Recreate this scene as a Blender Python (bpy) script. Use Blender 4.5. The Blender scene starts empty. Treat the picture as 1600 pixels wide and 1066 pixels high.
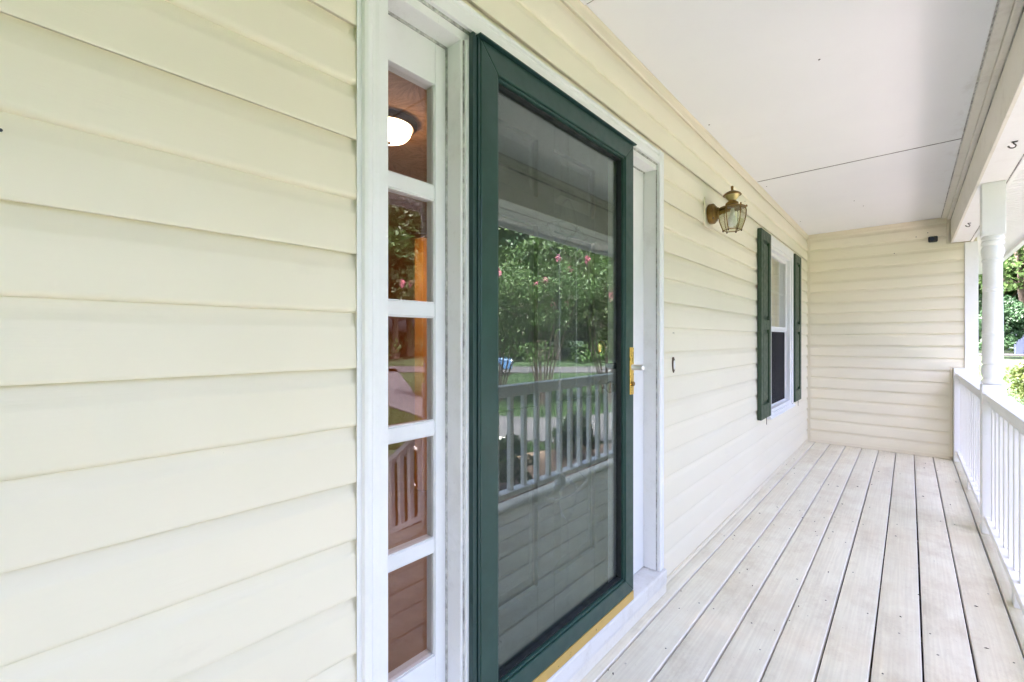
import bpy, bmesh, math, random
import numpy as np
from mathutils import Vector, Matrix, noise as mnoise

random.seed(7)
rng = np.random.default_rng(7)
R = math.radians
scene = bpy.context.scene
COL = scene.collection

# ---------------------------------------------------------------- camera
cam_d = bpy.data.cameras.new("camera")
cam = bpy.data.objects.new("camera", cam_d)
COL.objects.link(cam)
cam.location = (0.92, 0.0, 1.22)
cam.rotation_euler = (R(90), 0, R(41.8))
cam_d.sensor_width = 36.0
cam_d.lens = 694 / 1600 * 36.0
cam_d.shift_y = -2 / 1600
cam_d.clip_start = 0.02
cam_d.clip_end = 900
scene.camera = cam

# ---------------------------------------------------------------- sky, sun, exposure
SUN_DIR = Vector((-0.42, -0.30, 0.86)).normalized()      # towards the sun, high behind the house
SUN_EL = math.asin(SUN_DIR.z)
SUN_AZ = math.atan2(SUN_DIR.x, SUN_DIR.y)
world = bpy.data.worlds.new("World")
scene.world = world
world.use_nodes = True
wn = world.node_tree
wn.nodes.clear()
sky = wn.nodes.new("ShaderNodeTexSky")
sky.sky_type = 'NISHITA'
sky.sun_disc = False
sky.sun_elevation = SUN_EL
sky.sun_rotation = SUN_AZ
sky.air_density = 0.7
sky.dust_density = 9.0
bg = wn.nodes.new("ShaderNodeBackground")
bg.inputs[1].default_value = 0.15
wo = wn.nodes.new("ShaderNodeOutputWorld")
wn.links.new(sky.outputs[0], bg.inputs[0])
wn.links.new(bg.outputs[0], wo.inputs[0])

sun_d = bpy.data.lights.new("sun", 'SUN')
sun_d.energy = 2.4
sun_d.angle = R(9.0)
sun_d.color = (1.0, 0.965, 0.91)
sun = bpy.data.objects.new("sun", sun_d)
COL.objects.link(sun)
sun.rotation_euler = SUN_DIR.to_track_quat('Z', 'Y').to_euler()

scene.view_settings.view_transform = 'Standard'
scene.view_settings.look = 'None'
scene.view_settings.gamma = 1.0
scene.view_settings.exposure = 4.2
scene.view_settings.use_white_balance = True      # camera set for open shade with green bounce light
scene.view_settings.white_balance_temperature = 6180
scene.view_settings.white_balance_tint = 25
scene.render.engine = 'CYCLES'
scene.cycles.use_denoising = True
scene.cycles.max_bounces = 12
scene.cycles.diffuse_bounces = 6
scene.cycles.glossy_bounces = 5
scene.cycles.transparent_max_bounces = 16
scene.cycles.caustics_reflective = False
scene.cycles.caustics_refractive = False
scene.cycles.sample_clamp_indirect = 8.0

# ---------------------------------------------------------------- material helpers
class NT:
    def __init__(self, name):
        self.m = bpy.data.materials.new(name)
        self.m.use_nodes = True
        self.t = self.m.node_tree
        self.t.nodes.clear()
        self.out = self.t.nodes.new("ShaderNodeOutputMaterial")
    def n(self, typ, **kw):
        nd = self.t.nodes.new(typ)
        for k, v in kw.items():
            if k.startswith("i_"):
                key = k[2:]
                key = int(key) if key.isdigit() else key.replace("_", " ")
                self.set(nd.inputs[key], v)
            else:
                setattr(nd, k, v)
        return nd
    def set(self, sock, v):
        if isinstance(v, bpy.types.NodeSocket):
            self.t.links.new(v, sock)
        else:
            sock.default_value = v
    def coord(self, scale=(1, 1, 1), kind="Object", rnd=False):
        if kind == "World":
            g = self.n("ShaderNodeNewGeometry").outputs["Position"]
        else:
            g = self.n("ShaderNodeTexCoord").outputs[kind]
        if rnd:
            oi = self.n("ShaderNodeObjectInfo").outputs["Random"]
            ml = self.n("ShaderNodeMath", operation='MULTIPLY', i_0=oi, i_1=37.0).outputs[0]
            g = self.n("ShaderNodeVectorMath", operation='ADD', i_0=g, i_1=ml).outputs[0]
        return self.n("ShaderNodeVectorMath", operation='MULTIPLY', i_0=g, i_1=scale).outputs[0]
    def noise(self, vec, scale=1.0, detail=4.0, rough=0.55, dist=0.0):
        return self.n("ShaderNodeTexNoise", i_Vector=vec, i_Scale=scale, i_Detail=detail, i_Roughness=rough, i_Distortion=dist).outputs[0]
    def ramp(self, fac, *stops, interp='LINEAR'):
        r = self.n("ShaderNodeValToRGB", i_0=fac)
        cr = r.color_ramp
        cr.interpolation = interp
        while len(cr.elements) < len(stops):
            cr.elements.new(0.5)
        for e, (p, c) in zip(cr.elements, stops):
            e.position = p
            e.color = (c, c, c, 1) if isinstance(c, (int, float)) else (*c, 1)
        return r.outputs[0]
    def mix(self, fac, a, b, blend='MIX'):
        nd = self.n("ShaderNodeMix", data_type='RGBA', blend_type=blend)
        self.set(nd.inputs[0], fac)
        for s, v in ((nd.inputs[6], a), (nd.inputs[7], b)):
            self.set(s, (*v, 1) if isinstance(v, tuple) and len(v) == 3 else v)
        return nd.outputs[2]
    def math(self, op, a, b=0.0, c=0.0):
        return self.n("ShaderNodeMath", operation=op, i_0=a, i_1=b, i_2=c).outputs[0]
    def bump(self, h, strength=0.3, dist=0.01, normal=None):
        nd = self.n("ShaderNodeBump", i_Height=h, i_Strength=strength, i_Distance=dist)
        if normal is not None:
            self.set(nd.inputs["Normal"], normal)
        return nd.outputs[0]
    def principled(self, col, rough=0.5, normal=None, **kw):
        p = self.n("ShaderNodeBsdfPrincipled")
        self.set(p.inputs["Base Color"], (*col, 1) if isinstance(col, tuple) and len(col) == 3 else col)
        self.set(p.inputs["Roughness"], rough)
        if normal is not None:
            self.set(p.inputs["Normal"], normal)
        for k, v in kw.items():
            self.set(p.inputs[k.replace("_", " ")], v)
        self.t.links.new(p.outputs[0], self.out.inputs[0])
        return self.m

def m_vinyl():
    t = NT("vinyl_siding")
    w = t.coord(kind="World")
    g = t.noise(t.coord((9, 9, 260), "World"), 1.0, 5, 0.6, 0.6)
    wave = t.noise(t.coord((0.9, 0.9, 5.0), "World", rnd=True), 1.0, 1.0)
    blot = t.noise(w, 1.3, 3)
    c = t.mix(t.ramp(blot, (0.3, 0), (0.75, 1)), (0.79, 0.73, 0.58), (0.815, 0.76, 0.61))
    dirt = t.ramp(t.noise(t.coord((3, 3, 9), "World"), 1.5, 6, 0.7), (0.60, 0), (0.82, 1))
    c = t.mix(t.math('MULTIPLY', dirt, 0.22), c, (0.52, 0.48, 0.36))
    speck = t.ramp(t.n("ShaderNodeTexVoronoi", i_Vector=w, i_Scale=14.0).outputs[0], (0.0, 1), (0.018, 1), (0.024, 0))
    sp2 = t.ramp(t.noise(w, 5.0, 1), (0.60, 0), (0.62, 1))
    c = t.mix(t.math('MULTIPLY', t.math('MULTIPLY', speck, sp2), 0.65), c, (0.16, 0.14, 0.10))
    nb = t.bump(wave, 0.55, 0.02)
    nb = t.bump(g, 0.30, 0.0012, nb)
    return t.principled(c, 0.42, nb, Specular_IOR_Level=0.4)

def m_white(name, base=(0.80, 0.80, 0.79), dirt=0.25, rough=0.4, dcol=(0.42, 0.40, 0.35), grain=0.15):
    t = NT(name)
    w = t.coord(kind="World")
    d = t.ramp(t.noise(w, 6.0, 8, 0.75), (0.52, 0), (0.80, 1))
    d2 = t.ramp(t.noise(w, 60.0, 4, 0.7), (0.60, 0), (0.78, 1))
    c = t.mix(t.math('MULTIPLY', d, dirt), base, dcol)
    c = t.mix(t.math('MULTIPLY', d2, dirt * 0.8), c, dcol)
    b = t.bump(t.noise(t.coord((40, 40, 6), "World"), 3.0, 4), grain, 0.002)
    return t.principled(c, rough, b)

def m_mildew(name="mildewed_caulk", lo=0.66, hi=0.98, ca=(0.62, 0.61, 0.58), cb=(0.17, 0.16, 0.15)):
    t = NT(name)
    w = t.coord((1, 1, 0.6), "World")
    a = t.noise(w, 55.0, 6, 0.75)
    b = t.noise(w, 7.0, 3, 0.6)
    f = t.ramp(t.math('ADD', a, t.math('MULTIPLY', b, 0.6)), (lo, 0), (hi, 1))
    c = t.mix(f, ca, cb)
    return t.principled(c, 0.75)

def m_ceiling():
    t = NT("painted_ceiling_board")
    w = t.coord(kind="World")
    c = t.mix(t.ramp(t.noise(w, 1.1, 4), (0.35, 0), (0.7, 1)), (0.80, 0.815, 0.825), (0.84, 0.85, 0.855))
    d = t.ramp(t.noise(w, 3.2, 8, 0.78), (0.60, 0), (0.85, 1))
    c = t.mix(t.math('MULTIPLY', d, 0.22), c, (0.50, 0.47, 0.42))
    # mildew stain creeping in from the outer edge of the porch
    x = t.n("ShaderNodeSeparateXYZ", i_0=w).outputs[0]
    e = t.n("ShaderNodeMapRange", i_0=x, i_1=1.05, i_2=1.22, i_3=0.0, i_4=1.0).outputs[0]
    st = t.math('MULTIPLY', e, t.ramp(t.noise(t.coord((3, 1.2, 1), "World"), 2.6, 8, 0.8), (0.52, 0), (0.70, 1)))
    c = t.mix(t.math('MULTIPLY', st, 0.55), c, (0.42, 0.37, 0.30))
    b = t.bump(t.noise(w, 140, 3), 0.08, 0.002)
    b = t.bump(t.noise(w, 1.7, 2), 0.25, 0.02, b)
    return t.principled(c, 0.6, b)

def m_deck():
    t = NT("painted_deck_board")
    o = t.coord((1, 1, 1), "Object", rnd=True)
    gv = t.n("ShaderNodeVectorMath", operation='MULTIPLY', i_0=o, i_1=(55, 1.6, 30)).outputs[0]
    grain = t.noise(gv, 1.0, 5, 0.6, 1.4)
    rings = t.n("ShaderNodeTexWave", i_Vector=t.n("ShaderNodeVectorMath", operation='MULTIPLY', i_0=o, i_1=(9, 0.55, 4)).outputs[0],
                i_Scale=2.2, i_Distortion=7.0, i_Detail=2.0, i_Detail_Scale=0.8).outputs[1]
    w = t.coord(kind="World")
    wear = t.ramp(t.noise(w, 2.4, 8, 0.72), (0.42, 0), (0.62, 1))
    wear2 = t.ramp(t.noise(t.coord((1, .5, 1), "World", rnd=True), 3.0, 9, 0.8), (0.50, 0), (0.68, 1))
    c = t.mix(t.ramp(grain, (0.35, 0), (0.7, 1)), (0.76, 0.725, 0.58), (0.87, 0.835, 0.68))
    c = t.mix(t.math('MULTIPLY', rings, 0.10), c, (0.55, 0.51, 0.44))
    c = t.mix(t.math('MULTIPLY', wear, 0.40), c, (0.62, 0.52, 0.375))
    c = t.mix(t.math('MULTIPLY', wear2, 0.45), c, (0.44, 0.35, 0.235))
    sp = t.ramp(t.n("ShaderNodeTexVoronoi", i_Vector=t.coord((1, 0.8, 1), "World"), i_Scale=9.0).outputs[0], (0.0, 1), (0.028, 1), (0.045, 0))
    spm = t.ramp(t.noise(w, 2.2, 2), (0.47, 0), (0.52, 1))
    c = t.mix(t.math('MULTIPLY', t.math('MULTIPLY', sp, spm), 0.85), c, (0.10, 0.085, 0.07))
    sp3 = t.ramp(t.noise(w, 75.0, 3, 0.7), (0.66, 0), (0.74, 1))
    c = t.mix(t.math('MULTIPLY', sp3, 0.45), c, (0.26, 0.22, 0.16))
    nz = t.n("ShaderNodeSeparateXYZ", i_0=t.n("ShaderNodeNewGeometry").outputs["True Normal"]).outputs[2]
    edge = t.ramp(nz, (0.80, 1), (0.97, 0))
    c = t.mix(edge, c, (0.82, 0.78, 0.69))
    b = t.bump(grain, 0.22, 0.002)
    b = t.bump(rings, 0.10, 0.002, b)
    return t.principled(c, 0.55, b)

def m_paint(name, col, rough=0.35, wob=0.06, bump=0.1, **kw):
    t = NT(name)
    w = t.coord(kind="World")
    f = t.ramp(t.noise(w, 9.0, 6, 0.7), (0.35, 0), (0.75, 1))
    c = t.mix(t.math('MULTIPLY', f, 1.0), col, tuple(min(1, x * (1 + wob * 3) + wob * 0.03) for x in col))
    rr = t.n("ShaderNodeMapRange", i_0=t.noise(w, 25.0, 4), i_1=0.3, i_2=0.7, i_3=rough * 0.8, i_4=min(1, rough * 1.25)).outputs[0]
    b = t.bump(t.noise(w, 220, 2), bump, 0.001)
    return t.principled(c, rr, b, **kw)

def m_glass(name, r0=0.09, tint=(0.93, 0.95, 0.94), ripple=0.0, refl=(1, 1, 1), dust=0.0):
    t = NT(name)
    g = t.n("ShaderNodeNewGeometry")
    nrm = g.outputs["Normal"]
    d = t.n("ShaderNodeVectorMath", operation='DOT_PRODUCT', i_0=g.outputs["Incoming"], i_1=nrm).outputs["Value"]
    cs = t.math('ABSOLUTE', d)
    p5 = t.math('POWER', t.math('SUBTRACT', 1.0, cs), 5.0)
    f = t.math('ADD', r0, t.math('MULTIPLY', 1 - r0, p5))
    gl = t.n("ShaderNodeBsdfGlossy", i_Color=(*refl, 1), i_Roughness=0.0)
    if ripple:
        t.set(gl.inputs["Normal"], t.bump(t.noise(t.coord(kind="World"), 3.0, 1), ripple, 0.01))
    tr = t.n("ShaderNodeBsdfTransparent", i_Color=(*tint, 1))
    mx = t.n("ShaderNodeMixShader", i_0=f, i_1=tr.outputs[0], i_2=gl.outputs[0])
    if dust:
        w = t.coord(kind="World")
        sm = t.ramp(t.noise(t.coord((1, 1, .5), "World"), 3.5, 8, 0.75, 0.6), (0.38, 0.25), (0.72, 1.0))
        df = t.n("ShaderNodeBsdfDiffuse", i_Color=(0.62, 0.64, 0.60, 1))
        mx = t.n("ShaderNodeMixShader", i_0=t.math('MULTIPLY', sm, dust), i_1=mx.outputs[0], i_2=df.outputs[0])
    t.t.links.new(mx.outputs[0], t.out.inputs[0])
    return t.m

def m_frost(name, col, a):
    t = NT(name)
    di = t.n("ShaderNodeBsdfDiffuse", i_Color=(*col, 1))
    tr = t.n("ShaderNodeBsdfTransparent")
    mx = t.n("ShaderNodeMixShader", i_0=a, i_1=tr.outputs[0], i_2=di.outputs[0])
    t.t.links.new(mx.outputs[0], t.out.inputs[0])
    return t.m

def m_leaf(name, a, b, trans=0.4, scale=1.5):
    t = NT(name)
    n1 = t.noise(t.coord(kind="World"), scale, 4, 0.7)
    oi = t.n("ShaderNodeObjectInfo").outputs["Random"]
    c = t.mix(t.ramp(n1, (0.3, 0), (0.7, 1)), a, b)
    hs = t.n("ShaderNodeHueSaturation", i_Hue=t.n("ShaderNodeMapRange", i_0=oi, i_3=0.485, i_4=0.515).outputs[0],
             i_Saturation=1.0, i_Value=t.n("ShaderNodeMapRange", i_0=oi, i_3=0.8, i_4=1.2).outputs[0], i_Color=c).outputs[0]
    p = t.n("ShaderNodeBsdfPrincipled", i_Base_Color=hs, i_Roughness=0.5)
    tl = t.n("ShaderNodeBsdfTranslucent", i_Color=hs)
    mx = t.n("ShaderNodeMixShader", i_0=trans, i_1=p.outputs[0], i_2=tl.outputs[0])
    t.t.links.new(mx.outputs[0], t.out.inputs[0])
    return t.m

def m_ground(name, cols, scale, bumpd=0.03, rough=0.9, mid=8.0):
    t = NT(name)
    w = t.coord(kind="World")
    c = t.mix(t.ramp(t.noise(w, scale, 6, 0.7), (0.3, 0), (0.7, 1)), cols[0], cols[1])
    c = t.mix(t.ramp(t.noise(w, scale * mid, 5, 0.75), (0.42, 0), (0.68, 1)), c, cols[2])
    b = t.bump(t.noise(w, scale * mid * 2.0, 4, 0.8), 0.8, bumpd)
    return t.principled(c, rough, b)

def m_emit(name, col, strength):
    t = NT(name)
    e = t.n("ShaderNodeEmission", i_Color=(*col, 1), i_Strength=strength)
    t.t.links.new(e.outputs[0], t.out.inputs[0])
    return t.m

def m_stomp():
    t = NT("stomped_plaster_ceiling")
    w = t.coord(kind="World")
    v = t.n("ShaderNodeTexVoronoi", i_Vector=w, i_Scale=3.2)
    rel = t.n("ShaderNodeVectorMath", operation='SUBTRACT', i_0=t.n("ShaderNodeVectorMath", operation='MULTIPLY', i_0=w, i_1=(1.0, 1.0, 1.0)).outputs[0],
              i_1=t.n("ShaderNodeVectorMath", operation='MULTIPLY', i_0=v.outputs["Position"], i_1=(1, 1, 1)).outputs[0]).outputs[0]
    s = t.n("ShaderNodeSeparateXYZ", i_0=rel)
    ang = t.math('ARCTAN2', s.outputs[1], s.outputs[0])
    cv = t.n("ShaderNodeCombineXYZ", i_0=t.math('MULTIPLY', ang, 3.0), i_1=t.math('MULTIPLY', v.outputs["Distance"], 1.5), i_2=0.0).outputs[0]
    streak = t.noise(cv, 2.6, 4, 0.7, 0.8)
    h = t.math('ADD', streak, t.math('MULTIPLY', t.noise(w, 60, 3), 0.35))
    b = t.bump(h, 0.8, 0.012)
    return t.principled(t.mix(t.ramp(streak, (0.35, 0), (0.62, 1)), (0.44, 0.28, 0.16), (0.66, 0.43, 0.25)), 0.8, b)

M = {}
M['vinyl'] = m_vinyl()
M['cream_trim'] = m_white("cream_trim", (0.76, 0.695, 0.545), 0.22, 0.45, (0.46, 0.40, 0.27))
M['white'] = m_white("white_trim_paint", (0.80, 0.80, 0.80), 0.14, 0.38, (0.42, 0.40, 0.36), 0.05)
M['old_white'] = m_white("weathered_white_paint", (0.78, 0.775, 0.765), 0.38, 0.5, (0.42, 0.39, 0.35), 0.12)
M['dirty_white'] = m_white("foot_worn_white_paint", (0.72, 0.705, 0.67), 0.6, 0.55, (0.42, 0.37, 0.29), 0.2)
M['post_white'] = m_white("porch_white_paint", (0.84, 0.84, 0.83), 0.22, 0.42, (0.55, 0.51, 0.45), 0.3)
M['beam_cream'] = m_white("stained_beam_paint", (0.75, 0.72, 0.64), 0.42, 0.55, (0.34, 0.28, 0.2))
M['mildew'] = m_mildew()
M['seam'] = m_mildew("dirty_ceiling_seam", 0.52, 0.86, (0.50, 0.49, 0.47), (0.06, 0.055, 0.05))
M['ceiling'] = m_ceiling()
M['deck'] = m_deck()
M['green'] = m_paint("dark_green_door_paint", (0.010, 0.043, 0.034), 0.36, 0.14, 0.12)
M['green_dark'] = m_paint("green_hinge_rail", (0.010, 0.040, 0.036), 0.4, 0.05)
M['shutter'] = m_paint("green_shutter_plastic", (0.021, 0.048, 0.024), 0.5, 0.08, 0.25)
M['gasket'] = m_paint("black_gasket", (0.008, 0.010, 0.010), 0.6, 0.0)
M['door_dark'] = m_paint("dark_entry_door_paint", (0.024, 0.023, 0.022), 0.5, 0.04)
M['gold'] = m_paint("polished_brass", (0.72, 0.47, 0.11), 0.28, 0.02, 0.02, Metallic=1.0)
M['sweep'] = m_paint("gold_sweep_metal", (0.72, 0.50, 0.16), 0.34, 0.02, 0.02, Metallic=0.7)
M['brass'] = m_paint("tarnished_brass", (0.15, 0.09, 0.025), 0.46, 0.45, 0.3, Metallic=0.9)
M['bronze'] = m_paint("dark_bronze", (0.10, 0.062, 0.038), 0.42, 0.1, 0.2, Metallic=0.7)
M['chrome'] = m_paint("satin_nickel", (0.86, 0.86, 0.85), 0.38, 0.02, 0.02, Metallic=1.0)
M['black'] = m_paint("black_plastic", (0.010, 0.010, 0.012), 0.4, 0.0)
M['iron'] = m_paint("rusty_black_iron", (0.035, 0.028, 0.022), 0.6, 0.2)
M['storm_glass'] = m_glass("storm_door_glass", 0.102, (0.90, 0.92, 0.92), 0.0, (0.86, 1.0, 0.92), 0.004)
M['side_glass'] = m_glass("sidelight_glass", 0.062, (0.95, 0.95, 0.94), 0.06)
M['win_glass'] = m_glass("window_glass", 0.20, (0.9, 0.92, 0.92), 0.0)
M['lamp_glass'] = m_glass("lantern_glass", 0.07, (0.93, 0.92, 0.86), 0.0)
M['etch'] = m_frost("etched_frosting", (0.70, 0.8, 0.75), 0.065)
M['screen'] = m_frost("insect_screen", (0.050, 0.047, 0.048), 0.78)
M['bulb'] = m_paint("frosted_bulb", (0.8, 0.8, 0.78), 0.3, 0.0)
M['lamp_bowl'] = m_emit("lit_alabaster_glass", (1.0, 0.64, 0.32), 1.0)
M['stomp'] = m_stomp()
M['tan_wall'] = m_paint("tan_interior_wall", (0.76, 0.50, 0.23), 0.7, 0.05)
M['oak'] = m_paint("golden_oak_trim", (0.80, 0.44, 0.09), 0.4, 0.1)
M['brown_floor'] = m_paint("brown_interior_floor", (0.38, 0.225, 0.085), 0.45, 0.1)
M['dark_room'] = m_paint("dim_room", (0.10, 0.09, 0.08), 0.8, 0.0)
M['soffit'] = m_white("white_vinyl_soffit", (0.80, 0.80, 0.80), 0.06, 0.45)
M['shingle'] = m_ground("grey_roof_shingle", [(0.10, 0.095, 0.09), (0.14, 0.13, 0.125), (0.07, 0.07, 0.07)], 3.0)
M['joist'] = m_paint("bare_deck_timber", (0.10, 0.075, 0.05), 0.8, 0.1)
M['lawn'] = m_ground("lawn_grass", [(0.015, 0.037, 0.008), (0.022, 0.051, 0.011), (0.011, 0.028, 0.006)], 0.8, 0.05, 0.9, 14.0)
M['blade'] = m_leaf("grass_blade", (0.018, 0.048, 0.007), (0.030, 0.066, 0.011), 0.35, 1.2)
M['concrete'] = m_ground("driveway_concrete", [(0.052, 0.050, 0.052), (0.068, 0.066, 0.068), (0.040, 0.039, 0.040)], 1.2, 0.004, 0.85)
M['bounce_concrete'] = m_ground("bounce_walk_concrete", [(0.36, 0.335, 0.31), (0.42, 0.40, 0.37), (0.28, 0.26, 0.24)], 1.2, 0.004, 0.85)
M['asphalt'] = m_ground("street_asphalt", [(0.038, 0.037, 0.039), (0.050, 0.048, 0.050), (0.03, 0.029, 0.03)], 1.0, 0.006, 0.9)
M['mulch'] = m_ground("pine_straw_mulch", [(0.20, 0.135, 0.09), (0.28, 0.195, 0.13), (0.12, 0.075, 0.05)], 4.0, 0.05, 0.95)
M['bark'] = m_ground("tree_bark", [(0.11, 0.085, 0.06), (0.15, 0.12, 0.09), (0.06, 0.045, 0.035)], 6.0, 0.03)
M['crape_bark'] = m_ground("crape_myrtle_bark", [(0.085, 0.065, 0.05), (0.12, 0.095, 0.075), (0.05, 0.04, 0.03)], 4.0, 0.01)
M['leaf_mid'] = m_leaf("broad_leaf", (0.034, 0.074, 0.015), (0.068, 0.125, 0.028), 0.4, 0.9)
M['leaf_bright'] = m_leaf("bright_broad_leaf", (0.055, 0.125, 0.03), (0.10, 0.19, 0.05), 0.5, 0.7)  # lighter green leaf colour of the spreading tree
M['leaf_dark'] = m_leaf("evergreen_leaf", (0.018, 0.048, 0.017), (0.036, 0.080, 0.027), 0.3, 1.1)
M['leaf_crape'] = m_leaf("crape_leaf", (0.034, 0.072, 0.017), (0.070, 0.118, 0.031), 0.4, 1.4)
M['leaf_lime'] = m_leaf("lime_leaf", (0.050, 0.085, 0.015), (0.095, 0.125, 0.028), 0.5, 2.5)
M['leaf_box'] = m_leaf("boxwood_leaf", (0.028, 0.065, 0.022), (0.05, 0.10, 0.035), 0.3, 5.0)
M['pink'] = m_leaf("pink_blossom", (0.42, 0.12, 0.19), (0.55, 0.22, 0.29), 0.3, 6.0)
M['car_blue'] = m_paint("pale_blue_car_paint", (0.045, 0.10, 0.20), 0.25, 0.02, 0.0, Coat_Weight=0.6)
M['car_glass'] = m_paint("dark_car_glass", (0.02, 0.03, 0.05), 0.08, 0.0, 0.0)
M['tyre'] = m_paint("black_rubber", (0.015, 0.015, 0.015), 0.8, 0.0)
M['bin'] = m_paint("blue_grey_plastic", (0.045, 0.060, 0.095), 0.5, 0.05)
M['house_far'] = m_white("far_house_siding", (0.62, 0.60, 0.56), 0.2)

# ---------------------------------------------------------------- object helpers
def root(name, label, cat, loc=(0, 0, 0), group=None, kind=None):
    o = bpy.data.objects.new(name, None)
    COL.objects.link(o)
    o.location = loc
    o.empty_display_size = 0.1
    tag(o, label, cat, group, kind)
    return o

def tag(o, label=None, cat=None, group=None, kind=None):
    if label: o['label'] = label
    if cat: o['category'] = cat
    if group: o['group'] = group
    if kind: o['kind'] = kind
    return o

def wloc(o):
    v = Vector((0, 0, 0))
    while o is not None:
        v += o.location
        o = o.parent
    return v

class MB:
    """collects shapes in world coordinates, then links ONE mesh object"""
    def __init__(self):
        self.bm = bmesh.new()
    def box(self, lo, hi):
        x0, y0, z0 = lo; x1, y1, z1 = hi
        v = [self.bm.verts.new(p) for p in ((x0, y0, z0), (x1, y0, z0), (x1, y1, z0), (x0, y1, z0),
                                            (x0, y0, z1), (x1, y0, z1), (x1, y1, z1), (x0, y1, z1))]
        for f in ((0, 3, 2, 1), (4, 5, 6, 7), (0, 1, 5, 4), (1, 2, 6, 5), (2, 3, 7, 6), (3, 0, 4, 7)):
            self.bm.faces.new([v[i] for i in f])
        return self
    def hexa(self, pts):
        v = [self.bm.verts.new(p) for p in pts]
        for f in ((0, 3, 2, 1), (4, 5, 6, 7), (0, 1, 5, 4), (1, 2, 6, 5), (2, 3, 7, 6), (3, 0, 4, 7)):
            self.bm.faces.new([v[i] for i in f])
        return self
    def prism(self, poly, a, b, axis='y', closed=True, segs=1):
        """extrude a 2D outline along an axis; poly is (x,z) for y, (y,z) for x, (x,y) for z"""
        def P(p, s):
            return {'y': (p[0], s, p[1]), 'x': (s, p[0], p[1]), 'z': (p[0], p[1], s)}[axis]
        rings = []
        for k in range(segs + 1):
            s = a + (b - a) * k / segs
            rings.append([self.bm.verts.new(P(p, s)) for p in poly])
        n = len(poly)
        for k in range(segs):
            for i in range(n if closed else n - 1):
                j = (i + 1) % n
                self.bm.faces.new((rings[k][i], rings[k][j], rings[k + 1][j], rings[k + 1][i]))
        if closed:
            self.bm.faces.new(rings[0][::-1]); self.bm.faces.new(rings[-1])
        return self
    def lathe(self, prof, c, axis='z', n=24, flat=False):
        rings = []
        for r, h in prof:
            ring = []
            for i in range(n):
                a = 2 * math.pi * i / n
                u, v = r * math.cos(a), r * math.sin(a)
                p = {'z': (u, v, h), 'x': (h, u, v), 'y': (v, h, u)}[axis]
                ring.append(self.bm.verts.new((c[0] + p[0], c[1] + p[1], c[2] + p[2])))
            rings.append(ring)
        for k in range(len(rings) - 1):
            for i in range(n):
                j = (i + 1) % n
                self.bm.faces.new((rings[k][i], rings[k][j], rings[k + 1][j], rings[k + 1][i]))
        self.bm.faces.new(rings[0][::-1]); self.bm.faces.new(rings[-1])
        return self
    def tube(self, pts, rad, n=8):
        pts = [Vector(p) for p in pts]
        if not hasattr(rad, '__len__'): rad = [rad] * len(pts)
        rings = []
        up0 = None
        for k, p in enumerate(pts):
            d = (pts[min(k + 1, len(pts) - 1)] - pts[max(k - 1, 0)]).normalized()
            if up0 is None:
                up0 = Vector((0, 0, 1)) if abs(d.z) < 0.9 else Vector((1, 0, 0))
            s = d.cross(up0).normalized(); u = s.cross(d).normalized(); up0 = u
            rings.append([self.bm.verts.new(p + (s * math.cos(2 * math.pi * i / n) + u * math.sin(2 * math.pi * i / n)) * rad[k]) for i in range(n)])
        for k in range(len(rings) - 1):
            for i in range(n):
                j = (i + 1) % n
                self.bm.faces.new((rings[k][i], rings[k][j], rings[k + 1][j], rings[k + 1][i]))
        self.bm.faces.new(rings[0][::-1]); self.bm.faces.new(rings[-1])
        return self
    def build(self, name, mat, parent=None, smooth=False, bevel=0.0, segs=2):
        bmesh.ops.recalc_face_normals(self.bm, faces=self.bm.faces)
        if parent is not None:
            off = wloc(parent)
            for v in self.bm.verts: v.co -= off
        me = bpy.data.meshes.new(name)
        self.bm.to_mesh(me); self.bm.free()
        if smooth:
            me.polygons.foreach_set("use_smooth", [True] * len(me.polygons))
            try: me.set_sharp_from_angle(angle=R(40))
            except Exception: pass
        me.materials.append(mat if not isinstance(mat, str) else M[mat])
        o = bpy.data.objects.new(name, me)
        COL.objects.link(o)
        if parent is not None: o.parent = parent
        if bevel:
            bv = o.modifiers.new("bevel", 'BEVEL'); bv.width = bevel; bv.segments = segs; bv.limit_method = 'ANGLE'; bv.angle_limit = R(35)
            bv.harden_normals = False
        return o

def copy_tree(o, parent=None, loc=None):
    c = o.copy(); COL.objects.link(c)
    if parent is not None: c.parent = parent
    for ch in o.children: copy_tree(ch, c)
    if loc is not None: c.location = loc
    return c

def dup(o, parent, delta):
    c = o.copy(); COL.objects.link(c); c.parent = parent
    c.location = o.location + Vector(delta)
    return c

# ================================================================ DIMENSIONS
Y0, YE = -2.2, 6.36          # porch runs along +y from behind the camera to the end wall
ZC = 2.475                   # porch ceiling
P = 0.1255                   # siding exposure
ZB = 0.0285                  # bottom of the first course

# ================================================================ GROUND
def ground_h(x, y):
    def ss(a, b, t):
        t = min(1, max(0, (t - a) / (b - a))); return t * t * (3 - 2 * t)
    return -0.62 + 1.0 * ss(15, 46, y) * ss(16, 6, x) + 0.9 * ss(30, 60, math.hypot(x, y)) * ss(6, 20, x)

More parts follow.
